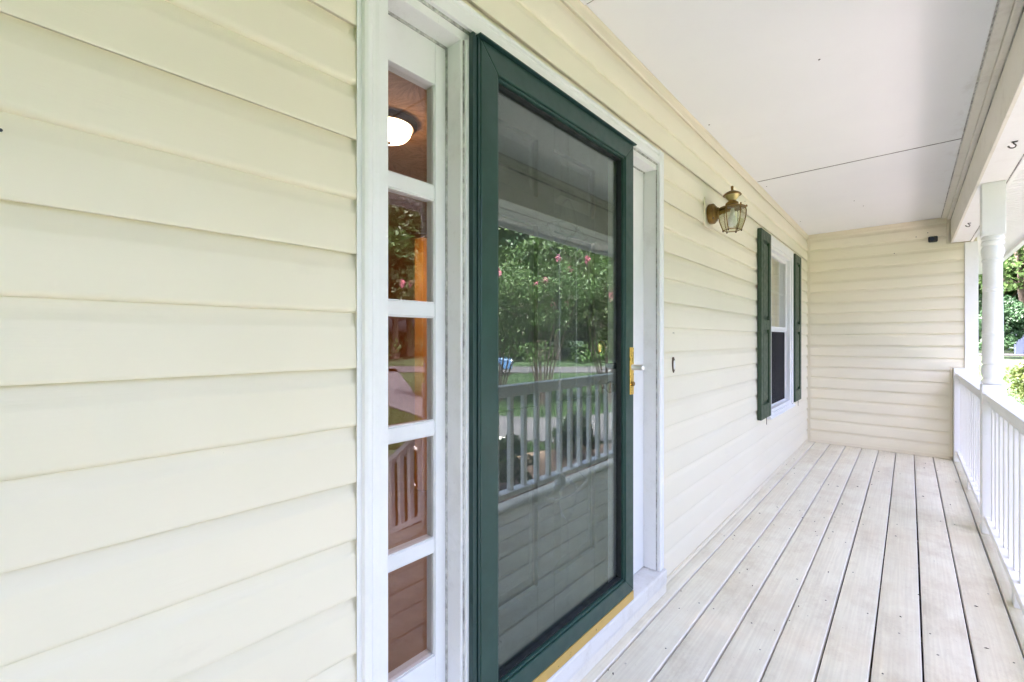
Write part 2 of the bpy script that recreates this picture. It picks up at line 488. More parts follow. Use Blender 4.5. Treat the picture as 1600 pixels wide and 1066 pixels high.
bm = bmesh.new()
def axis_pts(lo, hi, near0, near1, fine, coarse):
    pts = [lo]; v = lo
    while v < hi:
        v += fine if near0 <= v < near1 else coarse
        pts.append(min(v, hi))
    return pts
xs = axis_pts(-260, 260, -2, 50, 1.0, 12.0); ys = axis_pts(-260, 260, -4, 70, 1.0, 12.0)
grid = [[bm.verts.new((x, y, ground_h(x, y) + (0.03 * mnoise.noise(Vector((x * .3, y * .3, 0))) if abs(x) < 60 else 0))) for y in ys] for x in xs]
for i in range(len(xs) - 1):
    for j in range(len(ys) - 1):
        bm.faces.new((grid[i][j], grid[i + 1][j], grid[i + 1][j + 1], grid[i][j + 1]))
me = bpy.data.meshes.new("lawn"); bm.to_mesh(me); bm.free()
me.polygons.foreach_set("use_smooth", [True] * len(me.polygons))
me.materials.append(M['lawn'])
lawn = bpy.data.objects.new("lawn", me); COL.objects.link(lawn); lawn['kind'] = 'structure'

def sheet(name, poly, mat, dz, res=0.8, thick=0.10):
    """a draped slab: triangulated outline following the ground, with an edge"""
    bm = bmesh.new()
    vs = [bm.verts.new((x, y, 0)) for x, y in poly]
    f = bm.faces.new(vs)
    bmesh.ops.triangulate(bm, faces=[f])
    for _ in range(5):
        es = [e for e in bm.edges if e.calc_length() > res * 1.5]
        if not es: break
        bmesh.ops.subdivide_edges(bm, edges=es, cuts=1)
        bmesh.ops.triangulate(bm, faces=[f for f in bm.faces if len(f.verts) > 3])
    for v in bm.verts: v.co.z = ground_h(v.co.x, v.co.y) + dz + 0.03
    ex = bmesh.ops.extrude_face_region(bm, geom=bm.faces[:])
    for v in [g for g in ex['geom'] if isinstance(g, bmesh.types.BMVert)]: v.co.z -= thick
    bmesh.ops.recalc_face_normals(bm, faces=bm.faces)
    me = bpy.data.meshes.new(name); bm.to_mesh(me); bm.free(); me.materials.append(M[mat])
    o = bpy.data.objects.new(name, me); COL.objects.link(o); o['kind'] = 'structure'
    return o

def smooth_poly(pts, n=6):
    out = []
    m = len(pts)
    for i in range(m - 1):
        p0, p1, p2, p3 = (Vector(pts[max(i - 1, 0)]), Vector(pts[i]), Vector(pts[i + 1]), Vector(pts[min(i + 2, m - 1)]))
        for k in range(n):
            t = k / n
            q = 0.5 * ((2 * p1) + (-p0 + p2) * t + (2 * p0 - 5 * p1 + 4 * p2 - p3) * t * t + (-p0 + 3 * p1 - 3 * p2 + p3) * t ** 3)
            out.append((q.x, q.y))
    out.append(pts[-1])
    return out

near = smooth_poly([(1.9, 13.5), (2.3, 9.5), (3.0, 7.2), (4.6, 6.0), (8.5, 6.6), (14, 8.2), (24, 13)])
far = smooth_poly([(23, 16), (14, 10.6), (10.4, 8.5), (6.6, 7.6), (5.0, 8.6), (4.5, 10.5), (4.4, 13.5)])
def strip_sheet(name, left, right, mat, dz, thick=0.10, cross=6):
    """a draped slab lofted between two edge lines that run the same way"""
    def resample(p, n):
        d = [0.0]
        for a, b in zip(p[:-1], p[1:]): d.append(d[-1] + math.hypot(b[0] - a[0], b[1] - a[1]))
        out = []
        for k in range(n):
            t = d[-1] * k / (n - 1); i = 0
            while i < len(d) - 2 and d[i + 1] < t: i += 1
            f = (t - d[i]) / max(1e-9, d[i + 1] - d[i])
            out.append((p[i][0] + (p[i + 1][0] - p[i][0]) * f, p[i][1] + (p[i + 1][1] - p[i][1]) * f))
        return out
    n = 48
    A, B = resample(left, n), resample(right, n)
    bm = bmesh.new(); rows = []
    for a, b in zip(A, B):
        row = []
        for c in range(cross + 1):
            f = c / cross; x, y = a[0] + (b[0] - a[0]) * f, a[1] + (b[1] - a[1]) * f
            row.append(bm.verts.new((x, y, ground_h(x, y) + dz + 0.03)))
        rows.append(row)
    for i in range(n - 1):
        for c in range(cross):
            bm.faces.new((rows[i][c], rows[i + 1][c], rows[i + 1][c + 1], rows[i][c + 1]))
    ex = bmesh.ops.extrude_face_region(bm, geom=bm.faces[:])
    for v in [g for g in ex['geom'] if isinstance(g, bmesh.types.BMVert)]: v.co.z -= thick
    bmesh.ops.recalc_face_normals(bm, faces=bm.faces)
    me = bpy.data.meshes.new(name); bm.to_mesh(me); bm.free(); me.materials.append(M[mat])
    o = bpy.data.objects.new(name, me); COL.objects.link(o); o['kind'] = 'structure'
    return o
strip_sheet("driveway", near, far[::-1], 'concrete', 0.02)
strip_sheet("front_walk", [(2.45, 0.35), (2.45, 1.8), (2.9, 2.3), (3.5, 3.6), (4.0, 5.0), (4.5, 6.0)], [(4.1, 0.35), (4.3, 1.2), (4.6, 3.0), (5.2, 4.5), (5.7, 5.3), (6.2, 6.1)], 'bounce_concrete', 0.016)  # walk from the steps, made pale to bounce light into the porch
street_a = smooth_poly([(40, 4), (25, 11.5), (15.0, 18.6), (10.0, 23.0), (4, 34)])
street_b = smooth_poly([(8, 37), (14.0, 26.5), (19.5, 21.8), (28, 15.5), (43, 9)])
strip_sheet("street", street_a, street_b[::-1], 'asphalt', 0.02)
sheet("front_path", [(1.2, 38.4), (6.0, 39.2), (14, 40.5), (14, 42.0), (6, 40.8), (1.2, 40.2)], 'asphalt', 0.03)
sheet("mulch_bed", smooth_poly([(1.42, 1.95), (2.2, 2.1), (2.7, 2.6), (3.3, 4.2), (3.6, 5.2), (3.3, 6.0), (2.6, 7.4), (1.5, 8.0), (1.42, 8.0)]), 'mulch', 0.035)

# ================================================================ HOUSE WALL (front)
def course_profile(soft):
    if soft:
        return [(0.0015, -0.004), (0.0070, -0.0035), (0.0112, -0.0012), (0.0135, 0.0030), (0.0140, 0.0080), (0.0110, 0.086), (0.0098, 0.0915), (0.0072, 0.097), (0.0018, 0.113), (0.0010, P + 0.004)]
    return [(0.0010, 0.0045), (0.0100, 0.0030), (0.0105, 0.0000), (0.0135, 0.0000), (0.0145, 0.0018), (0.0140, 0.0080), (0.0110, 0.086), (0.0098, 0.0915), (0.0072, 0.097), (0.0018, 0.113), (0.0010, P + 0.004)]

def clip_profile(pr, zmin, zmax):
    def clip(pts, lim, keep_above):
        out = []
        for i, p in enumerate(pts):
            inside = p[1] >= lim if keep_above else p[1] <= lim
            if i > 0:
                q = pts[i - 1]
                qin = q[1] >= lim if keep_above else q[1] <= lim
                if qin != inside:
                    t = (lim - q[1]) / (p[1] - q[1])
                    out.append((q[0] + (p[0] - q[0]) * t, lim))
            if inside: out.append(p)
        return out
    return clip(clip(pr, zmin, True), zmax, False)

def courses(parent, segs, along='y', base=0.0, sign=1, strong_mod=1, kmax=19):
    """lapped siding: every course of every stretch is its own board"""
    for (a, b, zmin, zmax) in segs:
        for k in range(0, kmax + 1):
            zb = ZB + k * P
            lo, hi = max(zb - 0.004, zmin), min(zb + P + 0.004, zmax)
            if hi - lo < 0.015: continue
            pr = [(x, z + zb) for x, z in course_profile((k - 9) % 2 != 0 if strong_mod else False)]
            if zmin > zb - 0.004 or zmax < zb + P + 0.004:
                pr = clip_profile(pr, zmin, zmax)
            if len(pr) < 2: continue
            mb = MB()
            # closed thin vinyl sheet: outer skin and a skin 1.2 mm behind it
            back = [(x - 0.0012, z) for x, z in pr][::-1]
            poly = pr + back
            n = max(1, int(abs(b - a) / 0.6))
            if along == 'y':
                mb.prism([(base + sign * x, z) for x, z in poly], a, b, 'y', True, n)
            else:
                mb.prism([(base + sign * x, z) for x, z in poly], a, b, 'x', True, n)
            mb.build("siding_board", 'vinyl', parent, smooth=True)

DY0, DY1 = 0.5115, 2.097     # outer edges of the door casing
WY0, WY1 = 4.30, 5.36        # outer edges of the window casing
house = root("house", "cream lap-sided house front holding the green door and the shuttered window", "house", (0, 0, 0), kind="thing")
sh = MB()
sh.box((-0.14, Y0 - 3, -0.6), (-0.004, DY0, 2.9)); sh.box((-0.14, DY0, 2.12), (-0.004, DY1, 2.9)); sh.box((-0.14, DY1, -0.6), (-0.004, WY0 + .02, 2.9))
sh.box((-0.14, WY0 + .02, -0.6), (-0.004, WY1 - .02, 0.58)); sh.box((-0.14, WY0 + .02, 2.10), (-0.004, WY1 - .02, 2.9)); sh.box((-0.14, WY1 - .02, -0.6), (-0.004, YE + 3.6, 2.9))
sh.box((-0.14, DY0, -0.6), (-0.004, DY1, 0.0))
sh.build("sheathing", 'cream_trim', house)
ktop = 2.137
courses(house, [(Y0, DY0 - 0.0015, 0.0, 2.162), (DY0 - 0.0015, DY1 + 0.035, ktop, 2.162), (DY1 + 0.040, WY0 - 0.012, 0.0, 2.162),
                (WY0 - 0.012, WY1 + 0.012, 0.0, 0.548), (WY0 - 0.012, WY1 + 0.012, 2.132, 2.162), (WY1 + 0.012, YE - 0.034, 0.0, 2.162),
                (Y0, YE - 0.034, 2.162, 2.437)])
def cove(parent, a, b, along, base, sign):
    pr = [(0.001, ZC - 0.052), (0.013, ZC - 0.052), (0.0165, ZC - 0.047), (0.0150, ZC - 0.016), (0.0185, ZC - 0.013), (0.0185, ZC - 0.0015), (0.001, ZC - 0.0015)]
    MB().prism([(base + sign * x, z) for x, z in pr], a, b, along).build("cove_trim", 'cream_trim', parent)
cove(house, Y0, YE - 0.003, 'y', 0.0, 1)
MB().prism([(0.001, 0.002), (0.020, 0.002), (0.020, 0.006), (0.0165, 0.010), (0.0165, 0.024), (0.001, 0.026)], DY1 + 0.036, YE - 0.034, 'y').build("starter_strip", 'cream_trim', house)
MB().prism([(0.001, 0.002), (0.020, 0.002), (0.020, 0.006), (0.0165, 0.010), (0.0165, 0.024), (0.001, 0.026)], Y0, DY0 - 0.007, 'y').build("starter_strip", 'cream_trim', house)
cp = MB(); cp.prism([(0.0, YE), (0.0, YE - 0.033), (0.017, YE - 0.033), (0.017, YE - 0.0175), (0.033, YE - 0.0175), (0.033, YE)], 0.002, ZC - 0.053, 'z')
cp.build("corner_post", 'cream_trim', house)
j = MB()
j.box((-0.003, DY1 + 0.0005, 0.10), (0.018, DY1 + 0.0385, 2.137)); j.build("channel_trim", 'white', house, bevel=0.002)
MB().box((-0.003, DY0 - 0.0055, 2.1255), (0.016, DY1 + 0.0385, 2.1375)).build("channel_trim", 'cream_trim', house, bevel=0.001)

MB().box((0.0152, DY0 - 0.0115, 0.003), (0.0168, DY0 - 0.0002, 2.124)).build("channel_lip", 'white', house)
# small nails left in the wall
for (y, z) in ((-0.013, 1.50), (2.265, 1.255), (3.60, 2.245)):
    nb = MB(); nb.lathe([(0.0010, 0.008), (0.0010, 0.0145), (0.0021, 0.015), (0.0021, 0.0165)], (0, y, z), 'x', 10)
    nb.build("nail", 'black', house)

# ================================================================ END WALL
endw = root("porch_end_wall", "cream lap-sided wall closing the far end of the porch", "wall", (0, YE, 0), kind="thing")
es = MB(); es.box((0.004, YE + 0.004, -0.6), (1.38, YE + 0.10, ZC + .3)); es.box((1.38, YE + .02, -0.6), (1.425, YE + 3.6, ZC + 0.3))
es.build("sheathing", 'cream_trim', endw)
courses(endw, [(0.036, 1.231, 0.0, 0.935), (0.036, 1.334, 0.935, 2.195), (0.036, 1.205, 2.195, 2.437)], 'x', YE, -1)
MB().prism([(YE - x, z) for x, z in ((0.001, ZC - 0.052), (0.013, ZC - 0.052), (0.0165, ZC - 0.047), (0.0150, ZC - 0.016), (0.0185, ZC - 0.013), (0.0185, ZC - 0.0015), (0.001, ZC - 0.0015))], 0.019, 1.206, 'x').build("cove_trim", 'cream_trim', endw)
MB().prism([(YE - x, z) for x, z in ((0.001, 0.002), (0.022, 0.002), (0.022, 0.006), (0.0165, 0.010), (0.0165, 0.038), (0.001, 0.040))], 0.034, 1.231, 'x').build("starter_strip", 'cream_trim', endw)
MB().box((1.206, YE - 0.018, 2.200), (1.229, YE - 0.001, ZC - 0.002)).build("channel_trim", 'cream_trim', endw, bevel=0.002)
MB().box((1.231, YE - 0.019, 0.03), (1.250, YE - 0.001, 0.935)).build("channel_trim", 'cream_trim', endw, bevel=0.002)
MB().box((1.231, YE - 0.0185, 0.9355), (1.340, YE - 0.001, 0.9535)).build("channel_trim", 'cream_trim', endw, bevel=0.002)
cb = MB(); cb.prism([(1.335, YE - 0.024), (1.430, YE - 0.024), (1.430, YE + 0.09), (1.426, YE + 0.09), (1.426, YE + 0.0), (1.335, YE + 0.0)], -0.1, 2.195, 'z')
cb.build("corner_board", 'post_white', endw, bevel=0.002)
for (x, z) in ((1.065, 2.335), (0.975, 2.305), (0.80, 2.155)):
    nb = MB(); nb.lathe([(0.002, -0.017), (0.0042, -0.0175), (0.0042, -0.0195)], (x, YE, z), 'y', 10); nb.build("nail", 'iron', endw)

# ================================================================ PORCH CEILING
ceil = root("porch_ceiling", "white painted board ceiling of the porch with dirty seams", "ceiling", (0.6, 3, ZC), kind="thing")
yb = [Y0 - 3, -1.04, 1.42, 3.935, YE - 0.001]
for a, b in zip(yb[:-1], yb[1:]):
    MB().box((0.0, a + 0.0025, ZC), (1.205, b - 0.0025, ZC + 0.012)).build("ceiling_board", 'ceiling', ceil, bevel=0.0015)
    if b < YE - .1:
        MB().box((0.021, b - 0.0070, ZC - 0.0008), (1.168, b + 0.0045, ZC + 0.006)).build("seam_strip", 'seam', ceil)
        MB().box((0.021, b + 0.0047, ZC - 0.0022), (1.168, b + 0.022, ZC + 0.003)).build("seam_strip", 'ceiling', ceil, bevel=0.001)
MB().box((0.019, 1.375, ZC - 0.010), (0.42, 1.4125, ZC - 0.0012)).build("batten", 'ceiling', ceil, bevel=0.001)
MB().box((0.0, Y0 - 3, ZC + 0.013), (1.40, YE, ZC + 0.06)).build("backing_board", 'joist', ceil)
tr = MB(); tr.box((1.170, Y0 - 3, ZC - 0.014), (1.208, YE - 0.020, ZC - 0.001)); tr.build("edge_trim", 'beam_cream', ceil, bevel=0.002)
tr = MB(); tr.box((1.209, Y0 - 3, ZC - 0.030), (1.2335, YE - 0.020, ZC - 0.001)); tr.build("edge_trim", 'beam_cream', ceil, bevel=0.002)
MB().box((1.163, Y0 - 3, ZC - 0.003), (1.1695, YE - 0.02, ZC + 0.004)).build("seam_strip", 'mildew', ceil)
# small screw heads in the ceiling boards
for (x, y) in ((0.05, 4.10), (0.55, 5.05), (0.06, 5.55), (0.60, 5.3), (0.62, 2.4), (0.05, 2.7)):
    nb = MB(); nb.lathe([(0.0045, -0.0015), (0.0045, 0.0005)], (x, y, ZC), 'z', 10); nb.build("screw_head", 'iron', ceil)

# ================================================================ PORCH BEAM
ZBM = 2.200
beam = root("porch_beam", "white beam along the porch edge carried by the turned post", "beam", (1.31, 3, ZBM), kind="thing")
MB().box((1.235, Y0 - 3, ZBM), (1.250, YE - 0.026, ZC + 0.02)).build("inner_fascia", 'beam_cream', beam, bevel=0.002)
MB().box((1.2505, Y0 - 3, ZBM + 0.003), (1.376, YE - 0.026, ZBM + 0.018)).build("beam_soffit", 'post_white', beam, bevel=0.001)
MB().box((1.3765, Y0 - 3, ZBM - 0.004), (1.396, YE + 3.6, ZC + 0.02)).build("outer_fascia", 'post_white', beam, bevel=0.002)
MB().box((1.3715, Y0 - 3, ZBM + 0.0005), (1.3762, YE - 0.03, ZBM + 0.006)).build("caulk_line", 'mildew', beam)
MB().box((1.2337, Y0 - 3, ZC - 0.045), (1.2346, YE - 0.026, ZC - 0.030)).build("caulk_line", 'mildew', beam)

# ================================================================ EAVE beyond the beam
eave = root("eave", "white vented eave with ribbed soffit beyond the porch beam", "eave", (1.58, 3, 2.24), kind="thing")
rib = MB()
y = Y0 - 3
pr = []
yy = Y0 - 3
while yy < YE + 3.6:
    pr += [(yy, 2.240), (yy + 0.058, 2.240), (yy + 0.061, 2.249), (yy + 0.073, 2.249), (yy + 0.076, 2.240)]
    yy += 0.0765
pr2 = pr + [(pr[-1][0], 2.256), (pr[0][0], 2.256)]
rib.prism(pr2, 1.397, 1.765, 'x')
rib.build("soffit_panel", 'soffit', eave)
MB().box((1.397, Y0 - 3, 2.225), (1.410, YE + 3.6, 2.2385)).build("channel_trim", 'soffit', eave, bevel=0.002)
MB().box((1.7655, Y0 - 3, 2.205), (1.785, YE + 3.6, 2.40)).build("fascia_board", 'soffit', eave, bevel=0.003)
gp = [(1.786, 2.26), (1.86, 2.26), (1.875, 2.29), (1.872, 2.315), (1.895, 2.36), (1.895, 2.385), (1.888, 2.385), (1.786, 2.385)]
MB().prism(gp, Y0 - 3, YE + 3.6, 'y').build("gutter", 'soffit', eave)
rf = house
a, b = Y0 - 3, YE + 3.6
MB().hexa([(1.90, a, 2.40), (1.90, b, 2.40), (-4.0, b, 4.75), (-4.0, a, 4.75), (1.90, a, 2.44), (1.90, b, 2.44), (-4.0, b, 4.85), (-4.0, a, 4.85)]).build("roof_slope", 'shingle', rf)
MB().hexa([(-9.6, a, 2.40), (-9.6, b, 2.40), (-4.0, b, 4.75), (-4.0, a, 4.75), (-9.6, a, 2.44), (-9.6, b, 2.44), (-4.0, b, 4.85), (-4.0, a, 4.85)]).build("roof_slope", 'shingle', rf)
MB().box((-9.3, Y0 - 3, -0.6), (-9.1, YE + 3.6, 2.9)).build("rear_wall", 'cream_trim', rf)
MB().box((-9.1, Y0 - 3.1, -0.6), (0.0, Y0 - 3.001, 2.9)).build("side_wall", 'cream_trim', rf)
MB().box((-9.1, YE + 3.601, -0.6), (1.42, YE + 3.7, 2.9)).build("side_wall", 'cream_trim', rf)
MB().box((-9.1, Y0 - 3, 2.901), (-0.2, YE + 3.6, 2.95)).build("attic_floor", 'joist', rf)
MB().box((-0.2, Y0 - 3, 2.56), (1.40, YE + 3.6, 2.60)).build("attic_floor", 'joist', rf)

# ================================================================ DECK
deck = root("porch_deck", "long white painted porch floor of lengthwise boards with open gaps", "deck", (0.7, 2, -0.03), kind="thing")
G0, GP, GW = 0.085, 0.1457, 0.0068
edges = [0.003] + [G0 + GP * i for i in range(9)] + [1.404]
for i in range(10):
    x0, x1 = edges[i] + (GW / 2 if i else 0), edges[i + 1] - (GW / 2 if i < 9 else 0)
    r = 0.005
    prof = []
    for (cx, cz, a0) in ((x1 - r, -r, 90), (x0 + r, -r, 180)):
        pass
    zt = random.uniform(-0.0012, 0.0012)
    rl = r; rr = 0.016 if i == 9 else r
    pts = [(x0, -0.030 + zt)]
    for k in range(5):
        a = math.pi - k * math.pi / 8
        pts.append((x0 + rl + rl * math.cos(a), zt - rl + rl * math.sin(a)))
    for k in range(5):
        a = math.pi / 2 - k * math.pi / 8
        pts.append((x1 - rr + rr * math.cos(a), zt - rr + rr * math.sin(a)))
    pts.append((x1, -0.030 + zt))
    mb = MB()
    segs = 26
    y1 = YE - 0.0005 if i < 9 else YE - 0.03
    mb.prism(pts, Y0 - 2.5, y1, 'y', True, segs)
    sd = random.random() * 50
    for v in mb.bm.verts:      # boards bow a millimetre or two, so the gaps vary
        v.co.x += 0.0016 * mnoise.noise(Vector((sd, v.co.y * 0.7, 0)))
        v.co.z += 0.0012 * mnoise.noise(Vector((sd + 9, v.co.y * 0.9, 0)))
    mb.build("deck_board", 'deck', deck, smooth=True)
nm = MB(); rr_ = random.Random(5)
for k in range(22):
    y = Y0 - 2.2 + k * 0.406 + 0.019
    for i in range(10):
        for f in (0.22, 0.78):
            if rr_.random() < 0.2 and y < YE - .1:
                xx = edges[i] + (edges[i + 1] - edges[i]) * (f + rr_.uniform(-.05, .05))
                nm.lathe([(0.0032, 0.0008), (0.0032, 0.0016)], (xx, y + rr_.uniform(-.01, .01), 0), 'z', 7)
nm = nm.build("nail_heads", 'iron', deck); nm['kind'] = 'stuff'
lt = MB()
for k in range(70):
    x, y = rr_.uniform(0.02, 1.24), rr_.uniform(1.0, 6.2); a = rr_.uniform(0, 6.28); l = rr_.uniform(.003, .009); w_ = l * rr_.uniform(.15, .45)
    c_, s_ = math.cos(a), math.sin(a)
    pp = [(x + c_ * u - s_ * v, y + s_ * u + c_ * v) for u, v in ((-l, 0), (0, -w_), (l, 0), (0, w_))]
    lt.hexa([(px_, py_, 0.0014) for px_, py_ in pp] + [(px_, py_, 0.0024 + (0.002 if q_ % 2 else 0)) for q_, (px_, py_) in enumerate(pp)])
lt = lt.build("leaf_litter", 'bark'); lt['kind'] = 'stuff'
for k in range(22):
    y = Y0 - 2.2 + k * 0.406
    if y < YE - .1:
        MB().box((0.002, y, -0.22), (1.37, y + 0.038, -0.032)).build("joist", 'joist', deck)
MB().box((1.371, Y0 - 2.5, -0.24), (1.398, YE - 0.03, -0.0325)).build("rim_joist", 'post_white', deck)
sk = MB().box((1.36, Y0 - 2.5, -0.75), (1.369, YE - 0.03, -0.221)).build("skirt_board", 'joist', deck)
MB().box((-0.002, Y0 - 2.5, -0.70), (1.36, YE - 0.03, -0.56)).build("soil", 'mulch', deck)

# ================================================================ RAILINGS
XR = 1.3125                   # rail centre line
def railing(y0, y1, label, blocks):
    o = root("porch_railing", label, "railing", (XR, (y0 + y1) / 2, 0), "white railings along the porch edge")
    MB().box((XR - 0.0445, y0, 0.848), (XR + 0.0445, y1, 0.886)).build("handrail", 'post_white', o, bevel=0.004)
    MB().box((XR - 0.019, y0, 0.800), (XR + 0.019, y1, 0.8475)).build("rail_batten", 'post_white', o, bevel=0.002)
    MB().box((XR - 0.040, y0, 0.075), (XR + 0.040, y1, 0.113)).build("bottom_rail", 'post_white', o, bevel=0.004)
    n = int(round((y1 - y0) / 0.150)); sp = (y1 - y0) / n
    first = None
    for k in range(n):
        yc = y0 + (k + 0.5) * sp
        if first is None:
            first = MB().box((XR - 0.018, yc - 0.018, 0.1135), (XR + 0.018, yc + 0.018, 0.7995)).build("baluster", 'post_white', o, bevel=0.003); fy = yc
        else:
            dup(first, o, (0, yc - fy, 0))
    for yb_ in blocks:
        MB().box((XR - 0.0375, yb_ - 0.03, 0.0005), (XR + 0.0375, yb_ + 0.03, 0.0745)).build("support_block", 'old_white', o, bevel=0.002)
    return o
railing(4.165, 6.262, "farther white railing between the turned post and the end wall", (5.2,))
railing(1.895, 4.055, "nearer white railing from the porch steps to the turned post", (3.06,))

def post(y, label):
    o = root("porch_post", label, "post", (XR - 0.0, y, 0), "turned white porch posts")
    h = 0.0525
    MB().box((XR - h, y - h, 0.0008), (XR + h, y + h, 0.938)).build("base_block", 'post_white', o, bevel=0.005)
    pr = [(0.040, 0.938), (0.050, 0.946), (0.052, 0.958), (0.046, 0.966), (0.042, 0.975), (0.046, 0.990), (0.0515, 1.015), (0.052, 1.035), (0.047, 1.055), (0.041, 1.066),
          (0.049, 1.070), (0.051, 1.080), (0.049, 1.090), (0.0455, 1.098), (0.047, 1.12), (0.0475, 1.235), (0.0465, 1.240), (0.0485, 1.246), (0.0485, 1.256), (0.0462, 1.259), (0.0482, 1.263), (0.0482, 1.272), (0.0462, 1.276),
          (0.047, 1.285), (0.046, 1.42), (0.0445, 1.515), (0.0430, 1.519), (0.0455, 1.524), (0.0455, 1.534), (0.043, 1.538), (0.0455, 1.542), (0.0455, 1.552), (0.0430, 1.556),
          (0.0440, 1.565), (0.0435, 1.70), (0.0440, 1.708), (0.050, 1.714), (0.050, 1.724), (0.0440, 1.730), (0.047, 1.742), (0.0515, 1.765), (0.0515, 1.785), (0.047, 1.803),
          (0.042, 1.812), (0.050, 1.818), (0.0525, 1.828), (0.050, 1.838), (0.042, 1.845), (0.050, 1.850), (0.052, 1.860), (0.048, 1.870), (0.042, 1.878)]
    MB().lathe(pr, (XR, y, 0), 'z', 40).build("turned_shaft", 'post_white', o, smooth=True)
    MB().box((XR - h, y - h, 1.874), (XR + h, y + h, ZBM + 0.0025)).build("top_block", 'post_white', o, bevel=0.005)
    return o
post(4.11, "turned white porch post between the two railings")
post(1.84, "turned white porch post at the head of the porch steps")
hp = MB().box((1.253, YE - 0.098, 0.0008), (1.348, YE - 0.020, 0.934)).build("half_post", 'post_white', None, bevel=0.004)
tag(hp, "short square white post against the end wall where the railing stops", "post")

# steps and their sloping rail
st = root("porch_steps", "grey wooden steps going down from the porch to the path", "steps", (1.9, 1.0, -0.62), kind="thing")
for k in range(3):
    x = 1.406 + k * 0.28; z = -0.155 - k * 0.155
    MB().box((x, 0.36, z - 0.035), (x + 0.30, 1.80, z)).build("tread", 'deck', st, bevel=0.006)
    MB().box((x - 0.0, 0.36, z - 0.035 - .12), (x + 0.02, 1.80, z - 0.0355)).build("riser", 'old_white', st)
sr = root("stair_railing", "white sloping handrail with balusters beside the porch steps", "railing", (1.9, 1.84, 0))
def slope_bar(x0, z0, x1, z1, w, h, name, b=0.003):
    MB().hexa([(x0, 1.84 - w, z0), (x1, 1.84 - w, z1), (x1, 1.84 + w, z1), (x0, 1.84 + w, z0),
               (x0, 1.84 - w, z0 + h), (x1, 1.84 - w, z1 + h), (x1, 1.84 + w, z1 + h), (x0, 1.84 + w, z0 + h)]).build(name, 'post_white', sr, bevel=b)
slope_bar(1.366, 0.615, 2.42, -0.145, 0.042, 0.04, "handrail")
slope_bar(1.366, 0.03, 2.42, -0.60 + .05, 0.035, 0.04, "bottom_rail")
for k in range(8):
    x = 1.44 + k * 0.118
    t = (x - 1.366) / 1.054
    MB().box((x - 0.017, 1.823, 0.07 - 0.58 * t - .015), (x + 0.017, 1.857, 0.618 - 0.76 * t + .012)).build("baluster", 'post_white', sr, bevel=0.002)
MB().box((2.42, 1.795, -0.60), (2.51, 1.885, 0.02)).build("newel_post", 'post_white', sr, bevel=0.004)

# ================================================================ DOOR SURROUND
ds = root("door_surround", "white painted door surround with mildewed caulk lines framing the green door", "door frame", (0, 1.3, 0.0), kind="thing")
def casing_prof(sgn, yo):
    # brick-mould profile, outer edge at yo, running towards the opening in direction sgn
    w = 0.0545
    pts = [(0.0, -0.02), (0.0, 0.030), (0.006, 0.0345), (0.014, 0.0345), (0.018, 0.0315), (0.024, 0.0325), (0.032, 0.0355), (w, 0.0355), (w, -0.02)]
    return [(x, yo + sgn * d) for d, x in pts]
MB().prism(casing_prof(1, DY0), 0.115, 2.125, 'z').build("side_casing", 'white', ds)
MB().prism(casing_prof(-1, DY1), 0.115, 2.125, 'z').build("side_casing", 'white', ds)
hc = [(x, 2.1252 - (0.0)) for x in ()]
pts = [(0.0, -0.02), (0.0, 0.030), (0.006, 0.0345), (0.014, 0.0345), (0.018, 0.0290), (0.026, 0.0300), (0.032, 0.0345), (0.0645, 0.0345), (0.0645, -0.02)]
MB().prism([(x, 2.1254 - d) for d, x in pts], DY0 + 0.0547, DY1 - 0.0547, 'y').build("head_casing", 'white', ds)
# corner returns of the head casing
MB().prism([(x, 2.1254 - d) for d, x in [(0.0, 0.0), (0, 0.029), (0.0003, 0.029), (0.0003, 0)]], DY0 - 0.004, DY1 + 0.004, 'y').build("drip_edge", 'white', ds)
yi0, yi1 = DY0 + 0.0547, DY1 - 0.0547
MB().box((-0.12, yi0, 2.030), (0.020, yi1, 2.0603)).build("head_jamb", 'old_white', ds, bevel=0.002)
MB().box((0.0202, yi0 + .001, 2.0535), (0.0245, yi1 - .001, 2.0605)).build("caulk_line", 'mildew', ds)
# mullions between the door and the sidelights
MU = ((0.800, 0.840), (1.7295, 1.7695))
for (a, b) in MU:
    left = a < 1
    MB().box((-0.12, a, 0.12), (0.020, b, 2.0298)).build("mullion", 'old_white', ds, bevel=0.002)
    fa, fb = (a + 0.0105, b) if left else (a, b - 0.0105)
    MB().box((0.0203, fa, 0.12), (0.0315, fb, 2.0298)).build("mullion_face", 'white', ds, bevel=0.002)
    ya = (a + 0.0062, a + 0.0103) if left else (b - 0.0103, b - 0.0062)
    MB().box((0.0202, ya[0], 0.12), (0.0235, ya[1], 2.029)).build("caulk_line", 'mildew', ds)
    yc = (a - 0.0045, a - 0.0003) if left else (b + 0.0003, b + 0.0045)
    MB().box((-0.0395, yc[0], 0.125), (-0.0345, yc[1], 2.0295)).build("caulk_line", 'mildew', ds)
MB().box((-0.0398, yi0 + .001, 2.0245), (-0.0345, 0.7952, 2.0297)).build("caulk_line", 'mildew', ds)
MB().box((-0.0398, 1.7745, 2.0245), (-0.0345, yi1 - .001, 2.0297)).build("caulk_line", 'mildew', ds)
MB().box((-0.0398, yi1 - 0.006, 0.125), (-0.034, yi1 - 0.0005, 2.0240)).build("caulk_line", 'mildew', ds)
